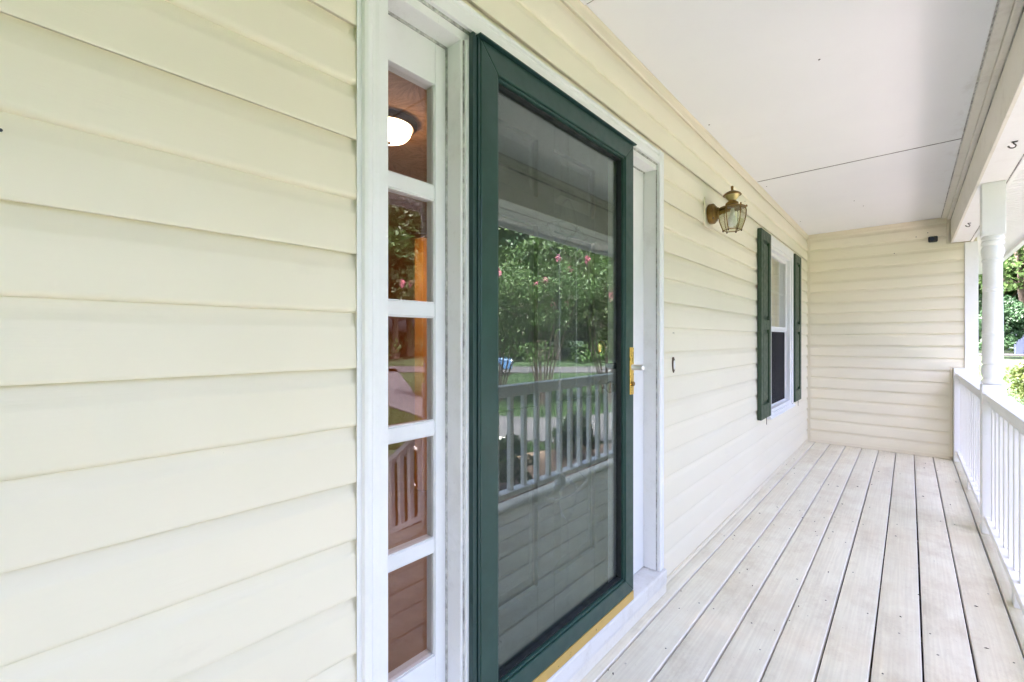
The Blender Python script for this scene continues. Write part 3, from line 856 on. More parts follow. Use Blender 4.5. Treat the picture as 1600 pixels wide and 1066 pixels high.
# inner jambs beside the casings
MB().box((-0.12, yi0 - 0.0005, 0.12), (-0.0205, yi0 + 0.012, 2.0298)).build("side_jamb", 'old_white', ds)
MB().box((-0.0203, yi0 - 0.0002, 0.12), (0.020, yi0 + 0.0075, 2.0298)).build("side_jamb", 'old_white', ds)
MB().box((-0.12, yi1 - 0.012, 0.12), (-0.0405, yi1 + 0.0005, 2.0298)).build("side_jamb", 'old_white', ds)
MB().box((-0.0403, yi1 - 0.0085, 0.12), (0.020, yi1 + 0.0002, 2.0298)).build("side_jamb", 'old_white', ds)
MB().box((0.0202, yi1 - 0.0070, 0.12), (0.0235, yi1 - 0.0005, 2.029)).build("caulk_line", 'mildew', ds)
# sill in two steps
MB().prism([(-0.12, 0.030), (0.044, 0.030), (0.050, 0.062), (0.050, 0.106), (0.045, 0.113), (0.028, 0.1145), (-0.12, 0.1185)][::-1], DY0 + 0.002, DY1 - 0.002, 'y').build("door_sill", 'dirty_white', ds, bevel=0.002)
MB().box((-0.002, DY0 + 0.001, 0.002), (0.047, DY1 + 0.0, 0.0605)).build("sill_riser", 'beam_cream', ds, bevel=0.003)

# ================================================================ SIDELIGHTS
def sidelight(y0, y1, label):
    o = root("sidelight", label, "window", ((-0.06), (y0 + y1) / 2, 0.12), "sidelights flanking the door", kind="thing")
    xf, xb = -0.0400, -0.0800
    left = y0 < 1
    g0, g1 = (y0 + 0.030, y1 - 0.038) if left else (y0 + 0.044, y1 - 0.105)
    zlo, zhi, zp = 0.362, 1.913, 0.3190
    MB().box((xb, y0, 0.1205), (xf, g0, 2.0296)).build("stile", 'white', o, bevel=0.0025)
    MB().box((xb, g1, 0.1205), (xf, y1, 2.0296)).build("stile", 'white', o, bevel=0.0025)
    MB().box((xb, g0 + .0002, zhi), (xf, g1 - .0002, 2.0296)).build("top_rail", 'white', o, bevel=0.0015)
    MB().box((xb, g0 + .0002, 0.1205), (xf, g1 - .0002, zlo)).build("bottom_rail", 'white', o, bevel=0.0015)
    for k in range(5):
        za = zlo + k * zp; zb_ = za + 0.2815
        if k < 4:
            MB().box((xb, g0 + .0002, zb_), (xf - 0.002, g1 - .0002, za + zp)).build("muntin", 'white', o, bevel=0.003)
        # glazing bead round the pane
        bd = MB()
        for lo, hi in (((-0.056, g0 + .0003, za), (-0.0445, g0 + 0.003, zb_)), ((-0.056, g1 - 0.003, za), (-0.0445, g1 - .0003, zb_)),
                       ((-0.056, g0 + 0.0032, za + .0003), (-0.0445, g1 - 0.0032, za + 0.003)), ((-0.056, g0 + 0.0032, zb_ - 0.003), (-0.0445, g1 - 0.0032, zb_ - .0003))):
            bd.box(lo, hi)
        pane = MB().box((-0.0600, g0 + .0005, za + .0005), (-0.0565, g1 - .0005, zb_ - .0005)).build("pane", 'side_glass', o)
        bd.build("glazing_bead", 'old_white', pane)
    return o
sidelight(0.5785, 0.7998, "tall narrow sidelight of five stacked panes left of the green door")
sidelight(1.7697, 2.0300, "sidelight mostly hidden behind the open edge of the green door")

# ================================================================ STORM DOOR
sd = root("storm_door", "dark green storm door with one full glass pane and brass latch", "door", (0.03, 1.2845, 0.12), kind="thing")
XF = 0.050
SY0, SY1, SZ0, SZ1 = 0.846, 1.746, 0.160, 2.042
SW = 0.069
def mitre_frame(y0, y1, z0, z1, w, x0, x1, nm, mat, bev=0.002, par=None, wb=None):
    wb = wb or w
    o4 = []
    def hx(q):
        return [(x0, *p) for p in q] + [(x1, *p) for p in q]
    e = 0.0004
    o4.append(MB().hexa(hx([(y0, z0), (y0 + w, z0 + wb), (y0 + w, z1 - w), (y0, z1)])).build(nm[0], mat, par, bevel=bev))
    o4.append(MB().hexa(hx([(y1, z0), (y1, z1), (y1 - w, z1 - w), (y1 - w, z0 + wb)])).build(nm[0], mat, par, bevel=bev))
    o4.append(MB().hexa(hx([(y0 + e, z1), (y0 + w + e, z1 - w), (y1 - w - e, z1 - w), (y1 - e, z1)])).build(nm[1], mat, par, bevel=bev))
    o4.append(MB().hexa(hx([(y0 + e, z0), (y1 - e, z0), (y1 - w - e, z0 + wb), (y0 + w + e, z0 + wb)])).build(nm[2], mat, par, bevel=bev))
    return o4
mitre_frame(SY0, SY1, SZ0, SZ1, SW, 0.012, XF, ("stile", "top_rail", "bottom_rail"), 'green', 0.0035, sd, 0.064)
# stepped inner moulding that holds the glass
a0, a1, b0, b1 = SY0 + SW + .0003, SY1 - SW - .0003, SZ0 + 0.0643, SZ1 - SW - .0003
mitre_frame(a0, a1, b0, b1, 0.008, 0.014, 0.044, ("glass_retainer", "glass_retainer", "glass_retainer"), 'green', 0.0025, sd)
mitre_frame(a0 + .0083, a1 - .0083, b0 + .0083, b1 - .0083, 0.005, 0.012, 0.034, ("gasket", "gasket", "gasket"), 'gasket', 0.001, sd)
gl = MB().box((0.0175, a0 + 0.0085, b0 + 0.0085), (0.0205, a1 - 0.0085, b1 - 0.0085)).build("glass_pane", 'storm_glass', sd)
# hinge rail and frame fixed to the mullion, drip cap above, sweep below
hr = MB(); hr.box((0.0318, 0.818, 0.125), (0.0485, 0.8275, 2.048)); hr.build("hinge_rail", 'green_dark', sd, bevel=0.001)
MB().box((0.0318, 0.829, 0.135), (0.0440, 0.8365, 2.045)).build("hinge_rail", 'green_dark', sd, bevel=0.001)
MB().box((0.0318, 0.838, 0.135), (0.0480, 0.8445, 2.044)).build("hinge_rail", 'green_dark', sd, bevel=0.001)
for z in (0.45, 0.75, 1.08, 1.42, 1.75):
    MB().lathe([(0.0028, 0.0440), (0.0028, 0.0452)], (0, 0.8328, z), 'x', 8).build("screw_head", 'green', sd)
MB().box((0.0355, SY0 - 0.012, 2.0435), (0.061, SY1 + 0.010, 2.0485)).build("drip_cap", 'green_dark', sd, bevel=0.0015)
MB().box((0.0215, SY1 + 0.002, 0.125), (0.0330, SY1 + 0.012, 2.043)).build("latch_rail", 'white', sd, bevel=0.001)
MB().box((0.040, SY0 + 0.004, 0.1225), (0.0515, SY1 - 0.001, SZ0 - 0.0005)).build("sweep", 'sweep', sd, bevel=0.0015)
# etched design on the glass
et = MB()
XE = 0.0209
yc = 1.3035
def ribbon(pts, w=0.0024):
    pts = [Vector((0, y, z)) for y, z in pts]
    for p, q in zip(pts[:-1], pts[1:]):
        d = (q - p).normalized(); n = Vector((0, -d.z, d.y)) * w
        e = d * w * 0.4
        a, b_, c, d_ = p - n - e, p + n - e, q + n + e, q - n + e
        et.hexa([(XE - .0002, *v[1:]) for v in (a, b_, c, d_)] + [(XE + 0.0006, *v[1:]) for v in (a, b_, c, d_)])
def arc(y0, z0, y1, z1, bow, n=10):
    out = []
    for k in range(n + 1):
        t = k / n
        out.append((y0 + (y1 - y0) * t + bow * math.sin(math.pi * t), z0 + (z1 - z0) * t))
    return out
for s in (-1, 1):
    ribbon([(yc + s * 0.052, 0.80), (yc + s * 0.052, 1.50)], 0.0042)
    ribbon(arc(yc + s * 0.052, 1.50, yc + s * 0.125, 1.60, s * -0.030)); ribbon(arc(yc + s * 0.052, 1.50, yc - s * 0.03, 1.60, s * 0.022))
    ribbon(arc(yc + s * 0.125, 1.60, yc + s * 0.02, 1.635, s * 0.02)); ribbon(arc(yc + s * 0.052, 1.50, yc + s * 0.14, 1.545, s * -0.01))
    ribbon(arc(yc, 1.57, yc + s * 0.045, 1.66, s * 0.03)); ribbon(arc(yc + s * 0.045, 1.66, yc, 1.72, s * 0.012))
    ribbon(arc(yc + s * 0.052, 0.80, yc + s * 0.125, 0.70, s * -0.030)); ribbon(arc(yc + s * 0.052, 0.80, yc - s * 0.03, 0.70, s * 0.022))
    ribbon(arc(yc + s * 0.125, 0.70, yc + s * 0.02, 0.665, s * 0.02)); ribbon(arc(yc, 0.73, yc + s * 0.045, 0.64, s * 0.03)); ribbon(arc(yc + s * 0.045, 0.64, yc, 0.58, s * 0.012))
ribbon([(yc, 1.72), (yc, b1 - .02)], 0.0016); ribbon([(yc, 0.58), (yc, b0 + .02)], 0.0016)
et.build("etched_design", 'etch', gl)
# latch: brass plate, push button, key cylinder; black inside handle
pl = MB().box((XF + .0003, 1.708, 0.990), (XF + 0.0045, 1.741, 1.188)).build("latch_plate", 'gold', sd, bevel=0.0025)
MB().lathe([(0.0125, XF + .005), (0.0125, XF + 0.008), (0.0115, XF + 0.010), (0.0112, XF + 0.034), (0.0118, XF + 0.040), (0.0125, XF + 0.046), (0.0118, XF + 0.053), (0.007, XF + 0.0575)], (0, 1.7255, 1.105), 'x', 20).build("handle", 'chrome', pl, smooth=True)
kc = MB(); kc.lathe([(0.0098, XF + .005), (0.0098, XF + 0.010), (0.0088, XF + 0.0115)], (0, 1.7275, 1.035), 'x', 18); kc.build("key_cylinder", 'brass', pl, smooth=True)
ih = MB(); ih.box((-0.012, 1.575, 1.098), (0.0110, 1.705, 1.124)); ih.lathe([(0.012, -0.03), (0.012, 0.011)], (0, 1.66, 1.11), 'x', 14)
ih.build("inside_handle", 'black', sd, bevel=0.003)

# ================================================================ ENTRY DOOR behind the storm door
ed = root("entry_door", "dark six-panel entry door seen faintly behind the storm glass", "door", (-0.09, 1.285, 0.12), kind="thing")
EY0, EY1 = 0.8410, 1.7288
XD = -0.062
# stiles, rails and panels
sy = [EY0, EY0 + 0.11, 1.2355, 1.3345, EY1 - 0.11, EY1]
rz = [0.1195, 0.345, 0.870, 0.985, 1.625, 1.725, 1.930, 2.0290]
for a, b in ((sy[0], sy[1]), (sy[4], sy[5])): MB().box((XD - 0.04, a, rz[0]), (XD, b, rz[7])).build("stile", 'door_dark', ed, bevel=0.001)
MB().box((XD - 0.04, sy[2], rz[0]), (XD - .0004, sy[3], rz[7])).build("stile", 'door_dark', ed, bevel=0.001)
for a, b in ((0, 1), (2, 3), (4, 5), (6, 7)):
    for c, d in ((1, 2), (3, 4)):
        MB().box((XD - 0.04, sy[c] + .0004, rz[a]), (XD - .0002, sy[d] - .0004, rz[b])).build("rail", 'door_dark', ed, bevel=0.001)
for a, b in ((1, 2), (3, 4), (5, 6)):
    for c, d in ((1, 2), (3, 4)):
        y0, y1, z0, z1 = sy[c] + .0006, sy[d] - .0006, rz[a] + .0004, rz[b] - .0004
        mb = MB()
        i1, i2 = 0.012, 0.045
        mb.box((XD - 0.035, y0, z0), (XD - 0.016, y1, z1))
        mb.hexa([(XD - 0.0159, y0 + i1, z0 + i1), (XD - 0.0159, y1 - i1, z0 + i1), (XD - 0.0159, y1 - i1, z1 - i1), (XD - 0.0159, y0 + i1, z1 - i1),
                 (XD - 0.004, y0 + i2, z0 + i2), (XD - 0.004, y1 - i2, z0 + i2), (XD - 0.004, y1 - i2, z1 - i2), (XD - 0.004, y0 + i2, z1 - i2)])
        mb.build("panel", 'door_dark', ed)
MB().lathe([(0.030, XD), (0.030, XD + 0.006), (0.022, XD + 0.012), (0.014, XD + 0.016)], (0, 1.668, 1.185), 'x', 24).build("deadbolt", 'gold', ed, smooth=True)
MB().lathe([(0.030, XD), (0.030, XD + 0.005), (0.012, XD + 0.010), (0.011, XD + 0.025), (0.022, XD + 0.034), (0.026, XD + 0.044), (0.020, XD + 0.054), (0.006, XD + 0.057)], (0, 1.668, 1.02), 'x', 24).build("knob", 'bronze', ed, smooth=True)

# ================================================================ FOYER behind the sidelight
def struct(o): o['kind'] = 'structure'; return o
struct(MB().box((-4.2, -1.6, 2.46), (-0.141, 3.2, 2.50)).build("foyer_ceiling", 'stomp'))
struct(MB().box((-4.2, -1.6, 0.02), (-0.141, 3.2, 0.08)).build("foyer_floor", 'brown_floor'))
fw = MB(); fw.box((-4.3, -1.7, 0.08), (-4.2, 3.3, 2.46)); fw.box((-4.2, -1.7, 0.08), (-0.141, -1.6, 2.46)); fw.box((-4.2, 3.2, 0.08), (-0.141, 3.3, 2.46))
struct(fw.build("foyer_wall", 'tan_wall'))
dj = MB(); dj.box((-1.90, 2.035, 0.081), (-1.80, 2.120, 1.99)); dj.box((-1.90, 2.121, 1.905), (-1.80, 3.19, 1.99))
dj = dj.build("doorway_casing", 'oak', None, bevel=0.004); tag(dj, "warm-lit oak doorway casing inside, seen through the sidelight", "door frame", kind="thing")
# flush ceiling lamp
LX, LY, LZ = -1.29, 1.42, 2.46
cl = root("ceiling_lamp", "lit dome ceiling lamp with bronze rim inside behind the top sidelight pane", "lamp", (LX, LY, LZ), kind="thing")
MB().lathe([(0.155, -0.0005), (0.160, -0.008), (0.158, -0.020), (0.142, -0.034), (0.136, -0.036), (0.130, -0.030), (0.128, -0.0006)], (LX, LY, LZ), 'z', 40).build("rim", 'bronze', cl, smooth=True)
MB().lathe([(0.127, -0.028), (0.126, -0.045), (0.119, -0.068), (0.102, -0.088), (0.075, -0.101), (0.040, -0.108), (0.012, -0.110)], (LX, LY, LZ), 'z', 40).build("glass_bowl", 'lamp_bowl', cl, smooth=True)
MB().lathe([(0.004, -0.111), (0.011, -0.113), (0.012, -0.119), (0.006, -0.126), (0.003, -0.128)], (LX, LY, LZ), 'z', 14).build("finial", 'bronze', cl, smooth=True)
pl_d = bpy.data.lights.new("foyer_lamp_light", 'SPOT'); pl_d.energy = 1.8; pl_d.color = (1.0, 0.56, 0.24); pl_d.shadow_soft_size = 0.003
pl_d.spot_size = R(165); pl_d.spot_blend = 0.6
plo = bpy.data.objects.new("foyer_lamp_light", pl_d); COL.objects.link(plo); plo.location = (LX, LY, LZ - 0.24)

# ================================================================ WINDOW AND SHUTTERS
win = root("house_window", "white double-hung window between green shutters, insect screen on the lower half", "window", (0, 4.83, 0.55), kind="thing")
wz0, wz1 = 0.565, 2.128
def wframe(y0, y1, z0, z1, w, x0, x1, name, mat='white', bev=0.002, par=None, wt=None, wbm=None):
    wt = wt or w; wbm = wbm or w
    par = par or win
    MB().box((x0, y0, z0), (x1, y0 + w, z1)).build(name, mat, par, bevel=bev)
    MB().box((x0, y1 - w, z0), (x1, y1, z1)).build(name, mat, par, bevel=bev)
    MB().box((x0, y0 + w + .0003, z1 - wt), (x1 - .0005, y1 - w - .0003, z1)).build(name, mat, par, bevel=bev)
    MB().box((x0, y0 + w + .0003, z0), (x1 - .0005, y1 - w - .0003, z0 + wbm)).build(name, mat, par, bevel=bev)
wframe(WY0, WY1, wz0, wz1, 0.075, -0.003, 0.030, "casing", wbm=0.012)
wframe(WY0 + 0.0755, WY1 - 0.0755, wz0 + 0.0125, wz1 - 0.0755, 0.030, -0.10, 0.018, "window_frame")
fy0, fy1, fz0, fz1 = WY0 + 0.106, WY1 - 0.106, wz0 + 0.043, wz1 - 0.106
zm = 1.330
wframe(fy0, fy1, zm - 0.02, fz1, 0.032, -0.045, -0.015, "upper_sash", bev=0.0015)
ug = MB().box((-0.032, fy0 + 0.0325, zm + 0.0125), (-0.028, fy1 - 0.0325, fz1 - 0.0325)).build("pane", 'win_glass', win)
ym = (fy0 + fy1) / 2
gr = MB()
for k in (1, 2, 3): 
    yk = fy0 + 0.032 + (fy1 - fy0 - 0.064) * k / 4
    gr.box((-0.040, yk - 0.009, zm + 0.0125), (-0.034, yk + 0.009, fz1 - 0.0325))
zk = (zm + fz1) / 2
gr.box((-0.0402, fy0 + 0.0325, zk - 0.009), (-0.0338, fy1 - 0.0325, zk + 0.009))
gr.build("muntin_grille", 'white', ug)
wframe(fy0, fy1, fz0, zm - 0.0205, 0.032, -0.085, -0.050, "lower_sash", bev=0.0015)
MB().box((-0.070, fy0 + 0.0325, fz0 + .0325), (-0.066, fy1 - 0.0325, zm - 0.053)).build("pane", 'win_glass', win)
wframe(fy0, fy1, fz0, zm - 0.0205, 0.014, -0.042, -0.022, "screen_frame", bev=0.001)
MB().box((-0.0305, fy0 + 0.0143, fz0 + 0.0143), (-0.0295, fy1 - 0.0143, zm - 0.035)).build("insect_screen", 'screen', win)
MB().prism([(-0.01, 0.538), (0.046, 0.538), (0.048, 0.552), (0.030, 0.5645), (-0.01, 0.5648)][::-1], WY0 - 0.006, WY1 + 0.004, 'y').build("sill", 'white', win, bevel=0.0015)
MB().box((0.0302, WY1 - 0.090, wz0 + 0.0005), (0.033, WY1 - 0.001, wz0 + 0.006)).build("caulk_line", 'mildew', win)
# dim room behind the window
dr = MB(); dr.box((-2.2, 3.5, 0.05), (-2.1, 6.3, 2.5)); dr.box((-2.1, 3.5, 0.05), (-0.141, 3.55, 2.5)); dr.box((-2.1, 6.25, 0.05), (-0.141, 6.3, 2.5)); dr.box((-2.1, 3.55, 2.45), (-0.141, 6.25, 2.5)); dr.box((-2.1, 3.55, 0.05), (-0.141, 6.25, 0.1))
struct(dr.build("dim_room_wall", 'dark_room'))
cu = MB()
pts = []
n = 60
for k in range(n + 1):
    y = 4.30 + 1.06 * k / n
    pts.append((-0.135 + 0.012 * math.sin(k * 1.05) + 0.006 * math.sin(k * 2.3), y))
for k in range(n, -1, -1): pts.append((pts[k][0] - 0.003, pts[k][1]))
cu.prism(pts, 1.30, 2.2, 'z'); cu = cu.build("curtain", m_paint("beige_curtain", (0.82, 0.73, 0.58), 0.9, 0.03), None)
tag(cu, "beige curtain hanging behind the upper window sash", "curtain")

def shutter(y0, y1, label):
    o = root("shutter", label, "shutter", (0.03, (y0 + y1) / 2, 0.575), "green shutters beside the window")
    z0, z1, x0, x1 = 0.575, 2.112, 0.0145, 0.045
    w = 0.062
    MB().box((x0, y0, z0), (x1, y0 + w, z1)).build("stile", 'shutter', o, bevel=0.004)
    MB().box((x0, y1 - w, z0), (x1, y1, z1)).build("stile", 'shutter', o, bevel=0.004)
    rails = ((z0, 0.690), (1.305, 1.385), (2.030, z1))
    for a, b in rails: MB().box((x0, y0 + w + .0003, a), (x1 - .0008, y1 - w - .0003, b)).build("rail", 'shutter', o, bevel=0.003)
    for (a, b) in ((0.6903, 1.3047), (1.3853, 2.0297)):
        ya, yb_ = y0 + w + .0005, y1 - w - .0005
        pm = MB(); pm.box((x0, ya, a), (x0 + 0.010, yb_, b))
        i1, i2 = 0.014, 0.034
        pm.hexa([(x0 + 0.0101, ya + i1, a + i1), (x0 + 0.0101, yb_ - i1, a + i1), (x0 + 0.0101, yb_ - i1, b - i1), (x0 + 0.0101, ya + i1, b - i1),
                 (x1 - 0.006, ya + i2, a + i2), (x1 - 0.006, yb_ - i2, a + i2), (x1 - 0.006, yb_ - i2, b - i2), (x1 - 0.006, ya + i2, b - i2)])
        pm.build("panel", 'shutter', o)
    yc_ = (y0 + y1) / 2
    MB().lathe([(0.0045, x1 - .0005), (0.0045, x1 + 0.002)], (0, yc_, 1.345), 'x', 10).build("screw_head", 'shutter', o)
    MB().tube([(0.030, y0 + 0.24, 0.510), (0.030, y0 + 0.24, 0.5745)], 0.0025, 6).build("rod", 'iron', o)
    return o
shutter(3.955, 4.292, "dark green panelled shutter nearer the lantern, left of the window")
shutter(5.372, 5.708, "dark green panelled shutter at the far side of the window, by the corner")

# ================================================================ WALL LANTERN
wl = root("wall_lantern", "tarnished brass wall lantern with curved clear glass panes", "lantern", (0.03, 2.79, 1.975))
ly, lz = 2.79, 1.975
bx = 0.150   # body axis
mbk = MB().box((0.012, ly - 0.070, lz - 0.080), (0.0205, ly + 0.070, lz + 0.090)).build("mounting_block", 'cream_trim', wl, bevel=0.002)
MB().lathe([(0.058, 0.024), (0.060, 0.028), (0.060, 0.048), (0.054, 0.054), (0.046, 0.056), (0.042, 0.064), (0.030, 0.070), (0.022, 0.074), (0.016, 0.082)], (0, ly, lz), 'x', 32).build("back_plate", 'brass', wl, smooth=True)
for s in (-1, 1): MB().lathe([(0.005, 0.048), (0.006, 0.055), (0.003, 0.058)], (0, ly + s * 0.036, lz - 0.034), 'x', 10).build("cap_nut", 'iron', wl)
MB().tube([(0.078, ly, lz), (0.095, ly, lz + 0.002), (0.115, ly, lz + 0.004), (bx - 0.005, ly, lz + 0.010)], [0.017, 0.0125, 0.0105, 0.012], 14).build("arm", 'brass', wl, smooth=True)
zt = 1.990
MB().lathe([(0.072, zt - 0.003), (0.074, zt), (0.066, zt + 0.004), (0.044, zt + 0.010), (0.034, zt + 0.018), (0.033, zt + 0.030), (0.022, zt + 0.038), (0.020, zt + 0.042)], (bx, ly, 0), 'z', 28).build("collar", 'brass', wl, smooth=True)
MB().lathe([(0.020, zt + 0.0425), (0.022, zt + 0.046), (0.034, zt + 0.060), (0.040, zt + 0.070), (0.041, zt + 0.0715)], (bx, ly, 0), 'z', 28).build("cup", m_paint("pale_brass", (0.42, 0.36, 0.15), 0.4, 0.1, Metallic=0.7), wl, smooth=True)
MB().lathe([(0.0485, zt + 0.0718), (0.050, zt + 0.074), (0.044, zt + 0.083), (0.032, zt + 0.091), (0.018, zt + 0.097), (0.008, zt + 0.100)], (bx, ly, 0), 'z', 28).build("cap", 'brass', wl, smooth=True)
MB().lathe([(0.0065, zt + 0.1003), (0.0075, zt + 0.106), (0.0055, zt + 0.109), (0.0075, zt + 0.116), (0.0075, zt + 0.124), (0.004, zt + 0.128)], (bx, ly, 0), 'z', 14).build("finial", 'brass', wl, smooth=True)
prof = [(0.070, zt - 0.004), (0.0735, zt - 0.020), (0.0725, zt - 0.045), (0.0660, zt - 0.080), (0.0560, zt - 0.110), (0.0480, zt - 0.130)]
NB = 6
for k in range(NB):
    a = 2 * math.pi * (k + 0.35) / NB
    pts = [(bx + r * math.cos(a), ly + r * math.sin(a), z) for r, z in prof]
    MB().tube(pts, 0.0028, 8).build("cage_bar", 'brass', wl, smooth=True)
    pe = pts[-1]
    MB().lathe([(0.0045, 0.002), (0.005, -0.003), (0.003, -0.009)], pe, 'z', 8).build("foot", 'bronze', wl)
    MB().lathe([(0.0045, -0.003), (0.005, 0.003), (0.003, 0.009)], (bx + 0.075 * math.cos(a), ly + 0.075 * math.sin(a), zt + 0.002), 'z', 8).build("cap_nut", 'brass', wl)
    a2 = a + 2 * math.pi / NB
    gpn = MB()
    for i in range(len(prof) - 1):
        q = []
        for off in (0.0, -0.0016):
            q.append([((bx + (r * .965 + off) * math.cos(t)), ly + (r * .965 + off) * math.sin(t), z) for t in (a + .04, a2 - .04) for r, z in (prof[i], prof[i + 1])])
        o_, n_ = q
        gpn.hexa([o_[0], o_[2], o_[3], o_[1], n_[0], n_[2], n_[3], n_[1]])
    gpn.build("glass_pane", 'lamp_glass', wl)
ring = [(bx + 0.048 * math.cos(2 * math.pi * (k + .35) / 6), ly + 0.048 * math.sin(2 * math.pi * (k + .35) / 6), zt - 0.130) for k in range(7)]
MB().tube(ring, 0.0028, 8).build("bottom_ring", 'brass', wl)
MB().lathe([(0.011, zt - 0.004), (0.013, zt - 0.030), (0.013, zt - 0.040)], (bx, ly, 0), 'z', 16).build("socket", 'bulb', wl, smooth=True)
MB().lathe([(0.012, zt - 0.0405), (0.018, zt - 0.055), (0.026, zt - 0.075), (0.027, zt - 0.088), (0.021, zt - 0.102), (0.008, zt - 0.109)], (bx, ly, 0), 'z', 20).build("bulb", 'bulb', wl, smooth=True)

# ================================================================ DOORBELL, SENSOR, HOOKS
db = root("doorbell", "small dark oval doorbell button on the cream siding beside the door", "doorbell", (0.012, 2.262, 1.09))
def oval(y, z, ry, rz_, x0, x1, n=28):
    mb = MB(); rings = []
    for x, f in ((x0, 1.0), (x1 - 0.002, 1.0), (x1, 0.86)):
        rings.append([mb.bm.verts.new((x, y + ry * f * math.cos(2 * math.pi * i / n), z + rz_ * f * math.sin(2 * math.pi * i / n))) for i in range(n)])
    for k in range(2):
        for i in range(n):
            jn = (i + 1) % n
            mb.bm.faces.new((rings[k][i], rings[k][jn], rings[k + 1][jn], rings[k + 1][i]))
    mb.bm.faces.new(rings[0][::-1]); mb.bm.faces.new(rings[-1])
    return mb
oval(2.262, 1.09, 0.0155, 0.041, 0.010, 0.0180).build("plate", 'bronze', db)
oval(2.262, 1.09, 0.0092, 0.024, 0.0181, 0.0215).build("button", 'bulb', db)

sc = root("security_camera", "small black rounded camera high on the end wall near the beam", "camera", (1.10, YE - 0.02, 2.262))
sm = MB(); sm.box((1.068, YE - 0.052, 2.229), (1.140, YE - 0.0155, 2.289)); sm.build("body", 'black', sc, bevel=0.013, segs=5)
MB().lathe([(0.018, -0.055), (0.018, -0.050), (0.016, -0.0495)], (1.098, YE, 2.26), 'y', 24).build("lens", 'car_glass', sc)

def hook(x, y, label):
    o = root("plant_hook", label, "hook", (x, y, ZBM), "black hooks under the beam")
    z = ZBM + 0.0025
    mb = MB(); mb.box((x - 0.006, y - 0.008, z - 0.004), (x + 0.016, y + 0.008, z - 0.0004)); mb.build("base", 'iron', o, bevel=0.002)
    pts = [(x + dx, y, z + dz) for dx, dz in ((a_ * .62, b_ * .62) for a_, b_ in ((0.0, -0.005), (0.001, -0.012), (0.006, -0.020), (0.013, -0.028), (0.015, -0.037), (0.010, -0.046), (0.0, -0.050), (-0.011, -0.048), (-0.020, -0.042), (-0.025, -0.034)))]
    MB().lathe([(0.002, 0.003), (0.0045, 0.0015), (0.0045, -0.0015), (0.002, -0.003)], (x - 0.0158, y, z - 0.0195), 'z', 10).build("tip", 'iron', o)
    MB().tube(pts, 0.0030, 10).build("hook_curve", 'iron', o, smooth=True)
hook(1.305, 3.30, "nearer black iron plant hook under the porch beam")
hook(1.292, 5.35, "farther black iron plant hook under the porch beam, close to the post")

# ================================================================ PLANTS
def leaves_mesh(name, centers, radii, n, size, seed, mat, up=0.35, aspect=0.55, shell=0.5, squash=0.8):
    r = np.random.default_rng(seed)
    centers = np.array(centers, float); radii = np.array(radii, float)
    wgt = radii ** 2; wgt /= wgt.sum()
    ci = r.choice(len(centers), n, p=wgt)
    d = r.normal(size=(n, 3)); d /= np.linalg.norm(d, axis=1)[:, None]
    rad = radii[ci] * (shell + (1 - shell) * r.random(n)) ** 0.8
    pos = centers[ci] + d * rad[:, None] * np.array([1, 1, squash])
    nr = r.normal(size=(n, 3)) + d * 0.8 + np.array([0, 0, up]); nr /= np.linalg.norm(nr, axis=1)[:, None]
    t = np.cross(nr, r.normal(size=(n, 3))); t /= np.linalg.norm(t, axis=1)[:, None]
    b = np.cross(nr, t)
    s = size * (0.6 + 0.8 * r.random(n))[:, None]
    fold = nr * s * 0.15
    v = np.stack([pos - t * s, pos + b * s * aspect + fold, pos + t * s, pos - b * s * aspect + fold], 1).reshape(-1, 3)
    me = bpy.data.meshes.new(name)
    me.vertices.add(4 * n); me.vertices.foreach_set("co", v.ravel())
    me.loops.add(4 * n); me.loops.foreach_set("vertex_index", np.arange(4 * n, dtype=np.int32))
    me.polygons.add(n); me.polygons.foreach_set("loop_start", np.arange(0, 4 * n, 4, dtype=np.int32))
    me.update(calc_edges=True)
    me.materials.append(M[mat])
    return me

def add_mesh(name, me, parent, kind=None):
    o = bpy.data.objects.new(name, me); COL.objects.link(o); o.parent = parent
    if kind: o['kind'] = kind
    return o

def clumps(n, c, rx, rz, r0, r1, seed, bottom=-0.6):
    r = random.Random(seed); out = []; rad = []
    while len(out) < n:
        u = Vector((r.gauss(0, 1), r.gauss(0, 1), r.gauss(0, 1))).normalized()
        if u.z < bottom: continue
        f = r.uniform(0.45, 1.0) ** 0.6
        out.append((c[0] + u.x * rx * f * r.uniform(.85, 1.12), c[1] + u.y * rx * f * r.uniform(.85, 1.12), c[2] + u.z * rz * f)); rad.append(r.uniform(r0, r1))
    return out, rad

def wood_tree(name, label, loc, seed, h=9.0, rx=3.0, mat='leaf_mid', n=9000, size=0.14, group=None):
    o = root(name, label, "tree", loc, group, kind="thing")
    off = Vector(loc)
    cs, rs = clumps(46, (0, 0, h * 0.60), rx, h * 0.40, rx * 0.24, rx * 0.42, seed)
    r = random.Random(seed + 1)
    tb = MB(); tr_ = h * 0.026
    top = h * 0.72
    pts = [off + Vector((r.uniform(-.04, .04) * h * k / 6, r.uniform(-.04, .04) * h * k / 6, top * k / 6 - 0.1)) for k in range(7)]
    tb.tube(pts, [tr_ * (1.25 if k == 0 else 1 - 0.75 * k / 6) for k in range(7)], 9)
    for k in range(14):
        c = Vector(cs[k * 3]) + off
        s = pts[r.randint(2, 5)]
        mid = (s + c) / 2 + Vector((r.uniform(-.2, .2), r.uniform(-.2, .2), r.uniform(-.1, .3)))
        tb.tube([s, mid, c], [tr_ * .4, tr_ * .25, tr_ * .08], 6)
    tb.build("trunk", 'bark', o, smooth=True)
    add_mesh("crown", leaves_mesh("crown", cs, rs, n, size, seed, mat), o)
    return o

